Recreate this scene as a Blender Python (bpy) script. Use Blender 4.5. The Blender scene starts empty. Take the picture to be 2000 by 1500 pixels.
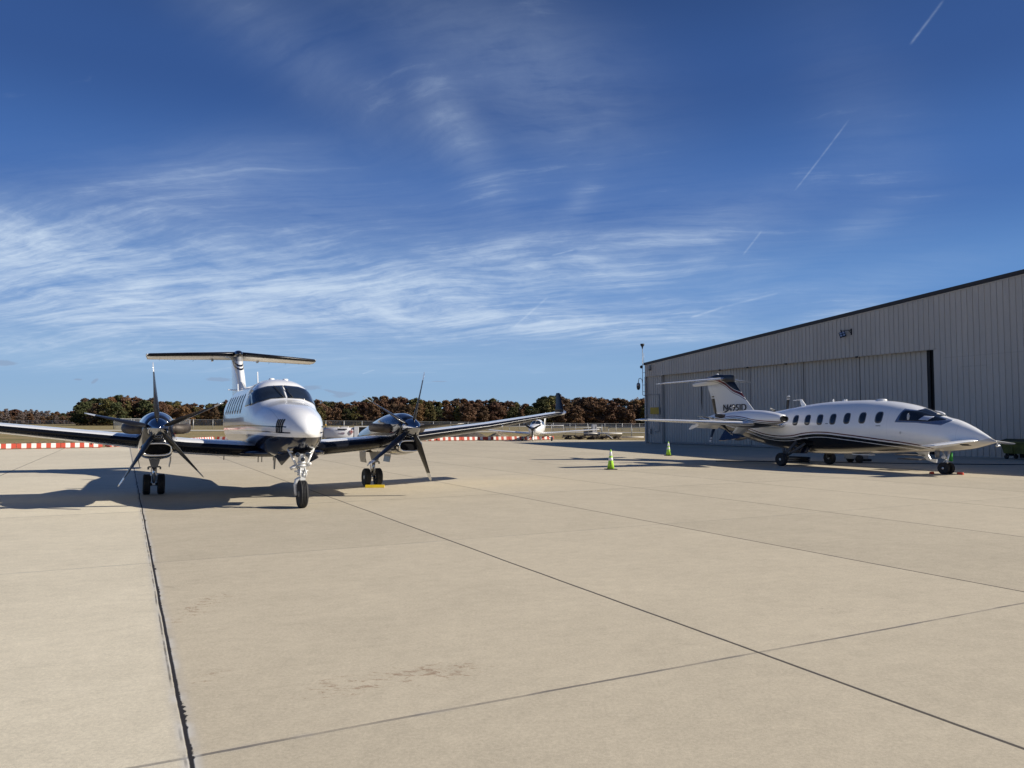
import bpy, bmesh, math, random
import numpy as np
from mathutils import Vector, Matrix

random.seed(7)
SC = bpy.context.scene
COL = SC.collection
PI = math.pi

# ------------------------------------------------------------------ camera
EYE = 1.70
FPX = 1481.0
PITCH = 0.05114
cam_d = bpy.data.cameras.new("camera")
cam = bpy.data.objects.new("camera", cam_d)
COL.objects.link(cam)
cam.location = (0, 0, EYE)
cam.rotation_euler = (PI / 2 + PITCH, 0, 0)
cam_d.sensor_width = 36
cam_d.lens = FPX / 2000 * 36
cam_d.clip_start = 0.05
cam_d.clip_end = 6000
SC.camera = cam

# ------------------------------------------------------------------ light
SUN_EL = math.radians(31)
SUN_DIR = Vector((math.cos(SUN_EL), -0.045, math.sin(SUN_EL))).normalized()
sun_d = bpy.data.lights.new("sun", 'SUN')
sun_d.energy = 5.0
sun_d.angle = math.radians(0.5)
sun_d.color = (1.0, 0.93, 0.82)
sun = bpy.data.objects.new("sun", sun_d)
COL.objects.link(sun)
sun.location = (30, 0, 30)
sun.rotation_euler = (-SUN_DIR).to_track_quat('-Z', 'Y').to_euler()

SC.view_settings.view_transform = 'Standard'
SC.view_settings.look = 'None'
SC.view_settings.gamma = 1
SC.view_settings.exposure = 0.32

# ------------------------------------------------------------------ node helpers
class E:
    """a node socket (or number) with arithmetic"""
    def __init__(s, nt, v): s.nt, s.v = nt, v
    def _m(s, op, *a):
        n = s.nt.nodes.new('ShaderNodeMath'); n.operation = op
        for i, x in enumerate((s,) + a):
            x = x.v if isinstance(x, E) else x
            if isinstance(x, (int, float)): n.inputs[i].default_value = x
            else: s.nt.links.new(x, n.inputs[i])
        return E(s.nt, n.outputs[0])
    def __add__(s, o): return s._m('ADD', o)
    __radd__ = __add__
    def __sub__(s, o): return s._m('SUBTRACT', o)
    def __rsub__(s, o): return E(s.nt, o)._m('SUBTRACT', s)
    def __mul__(s, o): return s._m('MULTIPLY', o)
    __rmul__ = __mul__
    def __truediv__(s, o): return s._m('DIVIDE', o)
    def abs(s): return s._m('ABSOLUTE')
    def pow(s, o): return s._m('POWER', o)
    def exp(s): return s._m('EXPONENT')
    def gt(s, o): return s._m('GREATER_THAN', o)
    def lt(s, o): return s._m('LESS_THAN', o)
    def max(s, o): return s._m('MAXIMUM', o)
    def min(s, o): return s._m('MINIMUM', o)
    def floor(s): return s._m('FLOOR')
    def frac(s): return s._m('FRACT')
    def atan2(s, o): return s._m('ARCTAN2', o)
    def asin(s): return s._m('ARCSINE')
    def ss(s, a, b, lo=0.0, hi=1.0):
        """smoothstep from a to b"""
        n = s.nt.nodes.new('ShaderNodeMapRange'); n.interpolation_type = 'SMOOTHSTEP'
        s.nt.links.new(s.v, n.inputs[0])
        n.inputs[1].default_value, n.inputs[2].default_value = a, b
        n.inputs[3].default_value, n.inputs[4].default_value = lo, hi
        return E(s.nt, n.outputs[0])

def sock(nt, x): return x.v if isinstance(x, E) else x
def setin(nt, inp, x):
    x = sock(nt, x)
    if isinstance(x, (int, float)):
        inp.default_value = x if inp.type == 'VALUE' else (x, x, x)
    elif isinstance(x, tuple): inp.default_value = x if len(x) == len(inp.default_value) else x + (1,)
    else: nt.links.new(x, inp)
def xyz(nt, vec):
    n = nt.nodes.new('ShaderNodeSeparateXYZ'); nt.links.new(vec, n.inputs[0])
    return [E(nt, o) for o in n.outputs]
def comb(nt, x, y, z=0.0):
    n = nt.nodes.new('ShaderNodeCombineXYZ')
    for i, v in enumerate((x, y, z)): setin(nt, n.inputs[i], v)
    return n.outputs[0]
def noise(nt, vec, scale, detail=4, rough=0.55, dist=0.0, color=False):
    n = nt.nodes.new('ShaderNodeTexNoise')
    if vec is not None: nt.links.new(vec, n.inputs['Vector'])
    n.inputs['Scale'].default_value = scale; n.inputs['Detail'].default_value = detail
    n.inputs['Roughness'].default_value = rough; n.inputs['Distortion'].default_value = dist
    return n.outputs[1] if color else E(nt, n.outputs[0])
def mixc(nt, f, a, b, mode='MIX'):
    n = nt.nodes.new('ShaderNodeMix'); n.data_type = 'RGBA'; n.blend_type = mode
    setin(nt, n.inputs[0], f)
    setin(nt, n.inputs[6], a if not isinstance(a, tuple) else a + (1,) if len(a) == 3 else a)
    setin(nt, n.inputs[7], b if not isinstance(b, tuple) else b + (1,) if len(b) == 3 else b)
    return n.outputs[2]
def curve1d(nt, x, pts, x0, x1, y0, y1):
    """piecewise smooth function of x given as points"""
    n = nt.nodes.new('ShaderNodeFloatCurve')
    c = n.mapping.curves[0]
    P = [((a - x0) / (x1 - x0), (b - y0) / (y1 - y0)) for a, b in pts]
    while len(c.points) < len(P): c.points.new(0.5, 0.5)
    for p, (a, b) in zip(c.points, P): p.location = (a, b)
    n.mapping.use_clip = False
    n.mapping.update()
    xx = (x - x0) * (1.0 / (x1 - x0))
    nt.links.new(xx.v, n.inputs['Value'])
    return E(nt, n.outputs[0]) * (y1 - y0) + y0
def bump(nt, h, strength=0.3, dist=0.01, normal=None):
    n = nt.nodes.new('ShaderNodeBump'); n.inputs['Strength'].default_value = strength
    n.inputs['Distance'].default_value = dist
    setin(nt, n.inputs['Height'], h)
    if normal is not None: nt.links.new(normal, n.inputs['Normal'])
    return n.outputs[0]

def new_mat(name):
    m = bpy.data.materials.new(name); m.use_nodes = True
    nt = m.node_tree
    b = nt.nodes['Principled BSDF']
    return m, nt, b
def objcoord(nt):
    n = nt.nodes.new('ShaderNodeTexCoord'); return n.outputs['Object']
def poscoord(nt):
    n = nt.nodes.new('ShaderNodeNewGeometry'); return n.outputs['Position']
def simple(name, col, rough=0.5, metal=0.0, coat=0.0, var=0.08, vscale=6.0, bmp=0.0, bscale=40, spec=0.5):
    m, nt, b = new_mat(name)
    oc = objcoord(nt)
    f = noise(nt, oc, vscale, 5).ss(0.3, 0.7)
    lo = tuple(c * (1 - var) for c in col); hi = tuple(min(1, c * (1 + var)) for c in col)
    setin(nt, b.inputs['Base Color'], mixc(nt, f, lo, hi))
    setin(nt, b.inputs['Roughness'], noise(nt, oc, vscale * 2.3, 3).ss(0.2, 0.8, rough * 0.85, min(1, rough * 1.15)))
    b.inputs['Metallic'].default_value = metal
    b.inputs['Coat Weight'].default_value = coat
    b.inputs['Coat Roughness'].default_value = 0.03
    b.inputs['Specular IOR Level'].default_value = spec
    if bmp:
        setin(nt, b.inputs['Normal'], bump(nt, noise(nt, oc, bscale, 4), bmp, 0.01))
    return m

# ------------------------------------------------------------------ sky (directional, at infinity)
def px_dir(px, py):
    u = (px - 1000) / FPX; v = -(py - 750) / FPX
    cp, sp = math.cos(PITCH), math.sin(PITCH)
    d = Vector((u, cp - v * sp, sp + v * cp)).normalized()
    return math.atan2(d.x, d.y), math.asin(d.z)

SKYS = 0.05
KS = SKYS * 2 ** 0.32
world = bpy.data.worlds.new("World"); SC.world = world; world.use_nodes = True
nt = world.node_tree
bg = nt.nodes['Background']
sky = nt.nodes.new('ShaderNodeTexSky'); sky.sky_type = 'NISHITA'; sky.sun_disc = False
sky.sun_elevation = SUN_EL; sky.sun_rotation = math.atan2(SUN_DIR.x, SUN_DIR.y)
sky.altitude = 100; sky.air_density = 1.0; sky.dust_density = 0.3; sky.ozone_density = 3.0
tc = nt.nodes.new('ShaderNodeTexCoord')
X, Y, Z = xyz(nt, tc.outputs['Generated'])
AZ = X.atan2(Y); EL = Z.max(-1.0).min(1.0).asin()
# high cloud sheet coordinates
zz = Z.max(0.0) + 0.10
U = X / zz; V = Y / zz
warp = noise(nt, comb(nt, U * 0.5, V * 0.5), 1.0, 2, 0.5, 0, True)
wx, wy, wz = xyz(nt, warp)
warp2 = noise(nt, comb(nt, U * 0.8, V * 0.8, 9.0), 5.0, 3, 0.6, 0, True)
vx, vy, vz = xyz(nt, warp2)
ca, sa = math.cos(math.radians(-17)), math.sin(math.radians(-17))
UW = U + (wx - 0.5) * 1.0 + (vx - 0.5) * 0.10; VW = V + (wy - 0.5) * 1.1 + (vy - 0.5) * 0.10
SU = UW * ca + VW * sa; SV = VW * ca - UW * sa
streak = noise(nt, comb(nt, SU * 0.42, SV * 1.6), 2.0, 12, 0.60, 0.0)
streak2 = noise(nt, comb(nt, SU * 0.8, SV * 5.0, 4.0), 3.2, 12, 0.66, 0.0)
puffy = noise(nt, comb(nt, UW, VW, 7.0), 4.2, 12, 0.66, 0.2)
tex = streak * 0.42 + streak2 * 0.30 + puffy * 0.28
def gauss(px, py, rx, ry, ang=0.0):
    a0, e0 = px_dir(px, py)
    c, s = math.cos(ang), math.sin(ang)
    da = AZ - a0; de = EL - e0
    p = (da * c + de * s) * (FPX / rx); q = (de * c - da * s) * (FPX / ry)
    return (p * p + q * q)._m('MULTIPLY', -1.0).exp()
cover = None
for g in [(120, 590, 560, 85, 0, .80), (640, 580, 420, 85, .05, .72), (1080, 545, 380, 95, .10, .62), (60, 470, 260, 50, -.1, .45), (1180, 640, 330, 30, -.05, .75),
          (1290, 470, 220, 40, .25, .42), (420, 350, 230, 60, .25, .40), (330, 430, 330, 60, .1, .34), (870, 225, 70, 50, -.9, .36), (925, 300, 120, 45, -.95, .26),
          (1090, 200, 170, 110, -.4, .34), (560, 90, 350, 60, -.45, .22), (0, 480, 190, 45, -.2, .5), (1650, 612, 90, 26, .3, .5),
          (1690, 440, 60, 22, .3, .28), (900, 60, 300, 90, -.3, .24), (1700, 260, 90, 200, .4, .12), (1480, 530, 60, 16, .1, .25),
          (1130, 395, 40, 22, .8, .3), (300, 700, 700, 26, 0, .28), (1480, 590, 330, 32, .12, .32), (700, 470, 600, 120, .05, .18)]:
    t = gauss(*g[:5]) * g[5]
    cover = t if cover is None else cover + t - cover * t * 0.6
dens = (tex - 0.575 + cover * 0.19).ss(0.0, 0.30) * 0.60 + (tex - 0.45).ss(-0.22, 0.20) * cover * 0.60
dens = dens * (EL.ss(0.0, 0.06)) * 0.88
# contrails
def trail(x0, y0, x1, y1, w, st):
    a0, e0 = px_dir(x0, y0); a1, e1 = px_dir(x1, y1)
    L = math.hypot(a1 - a0, e1 - e0); ux, uy = (a1 - a0) / L, (e1 - e0) / L
    da = AZ - a0; de = EL - e0
    p = da * ux + de * uy
    q = de * ux - da * uy + (wx - 0.5) * 0.004
    m = (q * q * (-(FPX / (w * .65)) ** 2)).exp()
    return m * p.ss(0, L * 0.15) * p.ss(L * 0.8, L, 1.0, 0.0) * (streak2.ss(.3, .6, .4, 1.0)) * (st * .42)
for t in [(1548, 377, 1662, 228, 2.2, .42), (1775, 90, 1846, -4, 3.0, .55), (1345, 622, 1420, 598, 3, .6), (1410, 601, 1530, 570, 3, .45),
          (1075, 499, 1125, 486, 2.2, .6), (1450, 500, 1490, 448, 2.5, .4), (1000, 643, 1075, 575, 3, .4), (262, 672, 295, 654, 5, .35),
          (706, 731, 733, 722, 2, .5), (760, 729, 860, 727, 2, .3), (-40, 540, 290, 592, 7, .35), (0, 668, 700, 672, 2.5, .18),
          (900, 660, 1400, 660, 4, .3)]:
    dens = dens + trail(*t)
dens = dens.min(0.92)
# low grey cumulus scraps near the horizon
scud = None
for g in [(427, 741, 28, 5, 0), (672, 771, 26, 6, .15), (8, 709, 20, 6, 0), (185, 744, 9, 3.5, .7), (152, 741, 8, 2, 0), (600, 758, 30, 6, .1), (860, 745, 20, 1.5, 0), (650, 765, 18, 3, -.2)]:
    t = gauss(*g[:5])
    scud = t if scud is None else scud + t
scudn = noise(nt, comb(nt, AZ, EL * 2.5), 120, 5, 0.6)
scud = (scud * 0.9 + scudn * 0.75 - 0.72).ss(0.0, 0.35) * 0.5
skc = nt.nodes.new('ShaderNodeHueSaturation'); skc.inputs['Saturation'].default_value = 1.12
nt.links.new(sky.outputs[0], skc.inputs['Color'])
ramp = nt.nodes.new('ShaderNodeValToRGB'); ramp.color_ramp.interpolation = 'EASE'
stops = [(0, (.32, .49, .69)), (3.5, (.26, .44, .70)), (9, (.115, .27, .60)), (16, (.058, .155, .44)), (24, (.036, .095, .295)), (32, (.026, .066, .205)), (90, (.016, .04, .125))]
cr = ramp.color_ramp
while len(cr.elements) < len(stops): cr.elements.new(0.5)
for e_, (d_, c_) in zip(cr.elements, stops): e_.position = d_ / 90; e_.color = c_ + (1,)
setin(nt, ramp.inputs[0], EL * (2 / PI))
rs_ = nt.nodes.new('ShaderNodeVectorMath'); rs_.operation = 'SCALE'; nt.links.new(ramp.outputs[0], rs_.inputs[0]); rs_.inputs['Scale'].default_value = 1 / KS
clear = mixc(nt, 0.90, skc.outputs[0], rs_.outputs[0])
c1 = mixc(nt, dens, clear, (.58 / KS, .70 / KS, .86 / KS))
c2 = mixc(nt, scud, c1, (.26 / KS, .33 / KS, .47 / KS))
nt.links.new(c2, bg.inputs['Color'])
bg.inputs['Strength'].default_value = SKYS

# ------------------------------------------------------------------ mesh helpers
class MB:
    def __init__(s): s.v = []; s.f = []; s.m = []; s.sm = []
    def add(s, vs, fs, mat=0, smooth=False, M=None):
        o = len(s.v)
        for p in vs:
            s.v.append(tuple(M @ Vector(p)) if M is not None else tuple(p))
        for f in fs:
            s.f.append(tuple(i + o for i in f)); s.m.append(mat); s.sm.append(smooth)
    def box(s, x0, x1, y0, y1, z0, z1, mat=0, M=None):
        v = [(x, y, z) for z in (z0, z1) for y in (y0, y1) for x in (x0, x1)]
        s.add(v, [(0, 2, 3, 1), (4, 5, 7, 6), (0, 1, 5, 4), (2, 6, 7, 3), (0, 4, 6, 2), (1, 3, 7, 5)], mat, False, M)
    def rings(s, rs, mat=0, smooth=True, cap0=True, cap1=True, closed=True, matf=None):
        n = len(rs[0]); o = len(s.v)
        for r in rs: s.v += [tuple(p) for p in r]
        for i in range(len(rs) - 1):
            for j in range(n if closed else n - 1):
                k = (j + 1) % n
                s.f.append((o + i * n + j, o + i * n + k, o + (i + 1) * n + k, o + (i + 1) * n + j))
                s.m.append(matf(i, j) if matf else mat); s.sm.append(smooth)
        if cap0: s.f.append(tuple(o + j for j in reversed(range(n)))); s.m.append(matf(0, 0) if matf else mat); s.sm.append(False)
        if cap1: s.f.append(tuple(o + (len(rs) - 1) * n + j for j in range(n))); s.m.append(matf(len(rs) - 2, 0) if matf else mat); s.sm.append(False)
    def tube(s, pts, r, mat=0, n=10, smooth=True):
        pts = [Vector(p) for p in pts]
        rr = r if isinstance(r, (list, tuple)) else [r] * len(pts)
        up = Vector((0, 0, 1)); rs = []
        prev = None
        for i, p in enumerate(pts):
            d = (pts[min(i + 1, len(pts) - 1)] - pts[max(i - 1, 0)]).normalized()
            if prev is None:
                a = d.cross(up)
                if a.length < 0.05: a = d.cross(Vector((1, 0, 0)))
            else: a = prev - d * prev.dot(d)
            a.normalize(); prev = a; b = d.cross(a)
            rs.append([p + (a * math.cos(t) + b * math.sin(t)) * rr[i] for t in [2 * PI * k / n for k in range(n)]])
        s.rings(rs, mat, smooth)
    def lathe(s, prof, axis='z', c=(0, 0, 0), n=24, mat=0, smooth=True, matf=None):
        """prof: (r, h) pairs; rotates about axis through c"""
        rs = []
        for r, h in prof:
            ring = []
            for k in range(n):
                t = 2 * PI * k / n; a, b = r * math.cos(t), r * math.sin(t)
                p = {'z': (a, b, h), 'x': (h, a, b), 'y': (b, h, a)}[axis]
                ring.append((p[0] + c[0], p[1] + c[1], p[2] + c[2]))
            rs.append(ring)
        s.rings(rs, mat, smooth, True, True, True, matf)
    def prism(s, poly, axis, a, b, mat=0):
        """extrude 2-D polygon between a and b on axis"""
        n = len(poly)
        def P(p, h): return {'x': (h, p[0], p[1]), 'y': (p[0], h, p[1]), 'z': (p[0], p[1], h)}[axis]
        v = [P(p, a) for p in poly] + [P(p, b) for p in poly]
        s.add(v, [tuple(reversed(range(n))), tuple(range(n, 2 * n))] + [(i, (i + 1) % n, n + (i + 1) % n, n + i) for i in range(n)], mat)
    def build(s, name, mats, parent=None, fix=True, bevel=0.0, M=None):
        me = bpy.data.meshes.new(name)
        vs = [tuple(M @ Vector(p)) for p in s.v] if M is not None else s.v
        me.from_pydata(vs, [], s.f)
        if not isinstance(mats, (list, tuple)): mats = [mats]
        for m in mats: me.materials.append(m)
        me.polygons.foreach_set('material_index', s.m)
        me.polygons.foreach_set('use_smooth', s.sm)
        if fix:
            bm = bmesh.new(); bm.from_mesh(me)
            bmesh.ops.recalc_face_normals(bm, faces=bm.faces)
            bm.to_mesh(me); bm.free()
        me.update()
        ob = bpy.data.objects.new(name, me); COL.objects.link(ob)
        if parent is not None: ob.parent = parent
        if bevel:
            b = ob.modifiers.new('bevel', 'BEVEL'); b.width = bevel; b.segments = 2; b.limit_method = 'ANGLE'; b.angle_limit = 0.7
        return ob

def tag(o, label=None, cat=None, group=None, kind=None):
    if label: o['label'] = label
    if cat: o['category'] = cat
    if group: o['group'] = group
    if kind: o['kind'] = kind
    return o
def empty(name, loc, rz=0.0):
    o = bpy.data.objects.new(name, None); COL.objects.link(o)
    o.location = loc; o.rotation_euler = (0, 0, rz); o.empty_display_size = 0.3
    return o
def copy_tree(o, parent=None):
    c = o.copy(); COL.objects.link(c); c.parent = parent
    for ch in list(o.children): copy_tree(ch, c)
    return c

def pchip(xs, ys):
    xs = np.array(xs, float); ys = np.array(ys, float)
    h = np.diff(xs); d = np.diff(ys) / h; m = np.zeros(len(xs))
    for i in range(1, len(xs) - 1):
        if d[i - 1] * d[i] > 0:
            w1 = 2 * h[i] + h[i - 1]; w2 = h[i] + 2 * h[i - 1]
            m[i] = (w1 + w2) / (w1 / d[i - 1] + w2 / d[i])
    m[0] = d[0]; m[-1] = d[-1]
    def f(x):
        x = min(max(x, xs[0]), xs[-1]); i = int(min(max(np.searchsorted(xs, x) - 1, 0), len(xs) - 2))
        t = (x - xs[i]) / h[i]
        return float((1 + 2 * t) * (1 - t) ** 2 * ys[i] + t * (1 - t) ** 2 * h[i] * m[i] + t * t * (3 - 2 * t) * ys[i + 1] + t * t * (t - 1) * h[i] * m[i + 1])
    return f

class Loft:
    """body lofted along y.  rows: (y, half_width, z_widest, z_top, z_bottom, exp_top, exp_bottom)"""
    def __init__(s, rows, cx=0.0):
        s.y0 = rows[0][0]; s.y1 = rows[-1][0]; s.cx = cx
        S = [math.sqrt(r[0] - s.y0) for r in rows]
        s.fn = [pchip(S, [r[k] for r in rows]) for k in range(1, 7)]
    def par(s, y): q = math.sqrt(max(0, y - s.y0)); return [f(q) for f in s.fn]
    def pt(s, y, t):
        w, zm, zt, zb, nt_, nb = s.par(y)
        c, q = math.cos(t), math.sin(t); up = q >= 0
        n = nt_ if up else nb; h = (zt - zm) if up else (zm - zb)
        return Vector((s.cx + w * math.copysign(abs(c) ** (2 / n), c), y, zm + h * math.copysign(abs(q) ** (2 / n), q)))
    def ring(s, y, N): return [s.pt(y, 2 * PI * k / N) for k in range(N)]
    def mesh(s, mb, N=56, M=90, mat=0, y1=None, y0=None):
        a = 0 if y0 is None else math.sqrt(y0 - s.y0); b = math.sqrt((y1 or s.y1) - s.y0)
        mb.rings([s.ring(s.y0 + (a + (b - a) * i / M) ** 2, N) for i in range(M + 1)], mat)
    def side(s, y, z, sgn=-1):
        w, zm, zt, zb, nt_, nb = s.par(y)
        if z >= zm: n, h = nt_, zt - zm
        else: n, h = nb, zm - zb
        q = min(1, abs(z - zm) / h)
        return Vector((s.cx + sgn * w * (1 - q ** n) ** (1 / n), y, z))
    def top(s, x, y):
        w, zm, zt, zb, nt_, nb = s.par(y)
        q = min(1, abs(x - s.cx) / w)
        return Vector((x, y, zm + (zt - zm) * (1 - q ** nt_) ** (1 / nt_)))
    def front(s, x, z, ya, yb):
        def g(y):
            w, zm, zt, zb, nt_, nb = s.par(y)
            n, h = (nt_, zt - zm) if z >= zm else (nb, zm - zb)
            return (abs(x - s.cx) / w) ** n + (abs(z - zm) / h) ** n - 1
        for _ in range(40):
            m = (ya + yb) / 2
            if g(m) > 0: ya = m
            else: yb = m
        return Vector((x, ya, z))

def dense(poly, k=6):
    out = []
    for i, p in enumerate(poly):
        q = poly[(i + 1) % len(poly)]
        for j in range(k): out.append((p[0] + (q[0] - p[0]) * j / k, p[1] + (q[1] - p[1]) * j / k))
    return out
def rrect(u0, u1, v0, v1, n=4.0, N=28):
    cu, cv, a, b = (u0 + u1) / 2, (v0 + v1) / 2, (u1 - u0) / 2, (v1 - v0) / 2
    return [(cu + a * math.copysign(abs(math.cos(t)) ** (2 / n), math.cos(t)), cv + b * math.copysign(abs(math.sin(t)) ** (2 / n), math.sin(t))) for t in [2 * PI * k / N for k in range(N)]]
def patch(mb, outline, f, ref, eps=0.006, mat=0, rings=6):
    """conforming panel: outline in (u,v), f(u,v)->surface point"""
    cu = sum(p[0] for p in outline) / len(outline); cv = sum(p[1] for p in outline) / len(outline)
    def nrm(u, v):
        d = 0.004; a = f(u + d, v) - f(u - d, v); b = f(u, v + d) - f(u, v - d); n = a.cross(b)
        return n.normalized() if n.length > 1e-12 else Vector((0, 0, 1))
    vs = []; N = len(outline)
    c0 = f(cu, cv); n0 = nrm(cu, cv)
    if n0.dot(Vector(ref)) < 0: n0 = -n0; sg = -1
    else: sg = 1
    for k in range(rings):
        t = 1 - k / rings
        for (u, v) in outline:
            uu, vv = cu + (u - cu) * t, cv + (v - cv) * t
            vs.append(f(uu, vv) + nrm(uu, vv) * sg * eps)
    vs.append(c0 + n0 * eps)
    fs = []
    for k in range(rings - 1):
        for j in range(N):
            q = (j + 1) % N
            fs.append((k * N + j, k * N + q, (k + 1) * N + q, (k + 1) * N + j))
    for j in range(N): fs.append(((rings - 1) * N + j, (rings - 1) * N + (j + 1) % N, rings * N))
    # rim down to the skin
    o = len(vs)
    for (u, v) in outline: vs.append(f(u, v) - nrm(u, v) * sg * 0.002)
    for j in range(N): fs.append((j, (j + 1) % N, o + (j + 1) % N, o + j))
    mb.add(vs, fs, mat, True)

def airfoil(n=14, t=0.12):
    up = []
    for i in range(n + 1):
        x = (1 - math.cos(PI * i / n)) / 2
        y = 5 * t * (0.2969 * math.sqrt(x) - 0.126 * x - 0.3516 * x * x + 0.2843 * x ** 3 - 0.1036 * x ** 4)
        up.append((x, y))
    return [(x, y) for x, y in reversed(up)] + [(x, -y) for x, y in up[1:-1]]
def wing(mb, secs, n=14, boot=0.07, mats=(0, 1), vertical=False, matf=None, cam=0.0, up=None):
    """secs: (span, yLE, z, chord, t, twist); span along x (or z if vertical)"""
    rs = []; xs = []
    for (x, y, z, c, t, *tw) in secs:
        tw = tw[0] if tw else 0.0
        ring = []
        af = airfoil(n, t)
        xs = [p[0] for p in af]
        for (a, b) in af:
            b2 = b + cam * a * (1 - a) * 4
            yy, zz_ = a * c, b2 * c
            yy, zz_ = yy * math.cos(tw) - zz_ * math.sin(tw) * -1, zz_ * math.cos(tw) - yy * math.sin(tw)
            ring.append((zz_ + z, y + yy, x) if vertical else (x, y + yy, z + zz_))
        rs.append(ring)
    m = len(rs[0])
    def mf(i, j):
        k = (j + 1) % m
        lim = boot if (up is None or j >= n) else up
        return mats[1] if max(xs[j], xs[k]) < lim else mats[0]
    mb.rings(rs, 0, True, matf=matf or mf)

# ------------------------------------------------------------------ materials
WHITE = simple('white_paint', (0.84, 0.84, 0.83), 0.22, 0, 0.7, 0.02)
NAVY = simple('navy_gloss_paint', (0.006, 0.009, 0.022), 0.12, 0, 1.0, 0.1)
BLACKGLOSS = simple('black_gloss_paint', (0.008, 0.008, 0.010), 0.12, 0, 1.0, 0.1)
BOOT = simple('rubber_boot', (0.006, 0.007, 0.011), 0.26, 0, 0.0, 0.15, 3, spec=0.22)
CHROME = simple('polished_metal', (0.75, 0.74, 0.72), 0.09, 1.0, 0, 0.03)
STEEL = simple('brushed_steel', (0.45, 0.44, 0.43), 0.35, 1.0, 0, 0.1)
ALU = simple('bare_aluminium', (0.62, 0.62, 0.62), 0.3, 0.8, 0, 0.08)
GREYPAINT = simple('grey_paint', (0.20, 0.20, 0.20), 0.4, 0, 0.3, 0.06)
TYRE = simple('tyre_rubber', (0.018, 0.018, 0.019), 0.75, 0, 0, 0.2, 20, 0.3, 60)
EXH = simple('heat_stained_metal', (0.075, 0.062, 0.052), 0.55, 0.45, 0, 0.3, 7)
DARK = simple('dark_cavity', (0.006, 0.006, 0.007), 0.8, 0, 0, 0.1, spec=0.1)
SPIN = simple('dark_polished_spinner', (0.32, 0.33, 0.36), 0.06, 1.0, 0, 0.03)
BLADE = simple('blade_black', (0.009, 0.009, 0.010), 0.35, 0, 0.3, 0.1, spec=.35)
BLADETIP = simple('blade_tip_silver', (0.75, 0.75, 0.74), 0.2, 0.4, 0.2, 0.03)
LEMETAL = simple('polished_leading_edge', (0.8, 0.8, 0.8), 0.12, 0.9, 0, 0.03)
def glass_mat(name, tint=(0.012, 0.016, 0.022)):
    m, nt, b = new_mat(name)
    n = noise(nt, objcoord(nt), 3, 3)
    setin(nt, b.inputs['Base Color'], mixc(nt, n.ss(.3, .7), tint, tuple(c * 1.5 for c in tint)))
    b.inputs['Roughness'].default_value = 0.05
    b.inputs['Specular IOR Level'].default_value = 0.6
    b.inputs['Coat Weight'].default_value = 0.3
    return m
GLASS = glass_mat('tinted_glass')
def clear_glass(name):
    m, nt, b = new_mat(name)
    b.inputs['Base Color'].default_value = (0.55, 0.62, 0.66, 1)
    b.inputs['Roughness'].default_value = 0.02
    b.inputs['IOR'].default_value = 1.45
    tr = nt.nodes.new('ShaderNodeBsdfTransparent'); tr.inputs[0].default_value = (0.45, 0.5, 0.53, 1)
    gl = nt.nodes.new('ShaderNodeBsdfGlossy'); gl.inputs['Roughness'].default_value = 0.03
    fr = nt.nodes.new('ShaderNodeFresnel'); fr.inputs[0].default_value = 1.5
    mx = nt.nodes.new('ShaderNodeMixShader')
    nt.links.new(fr.outputs[0], mx.inputs[0]); nt.links.new(tr.outputs[0], mx.inputs[1]); nt.links.new(gl.outputs[0], mx.inputs[2])
    nt.links.new(mx.outputs[0], nt.nodes['Material Output'].inputs[0])
    return m
CLEAR = clear_glass('canopy_glass')

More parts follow.
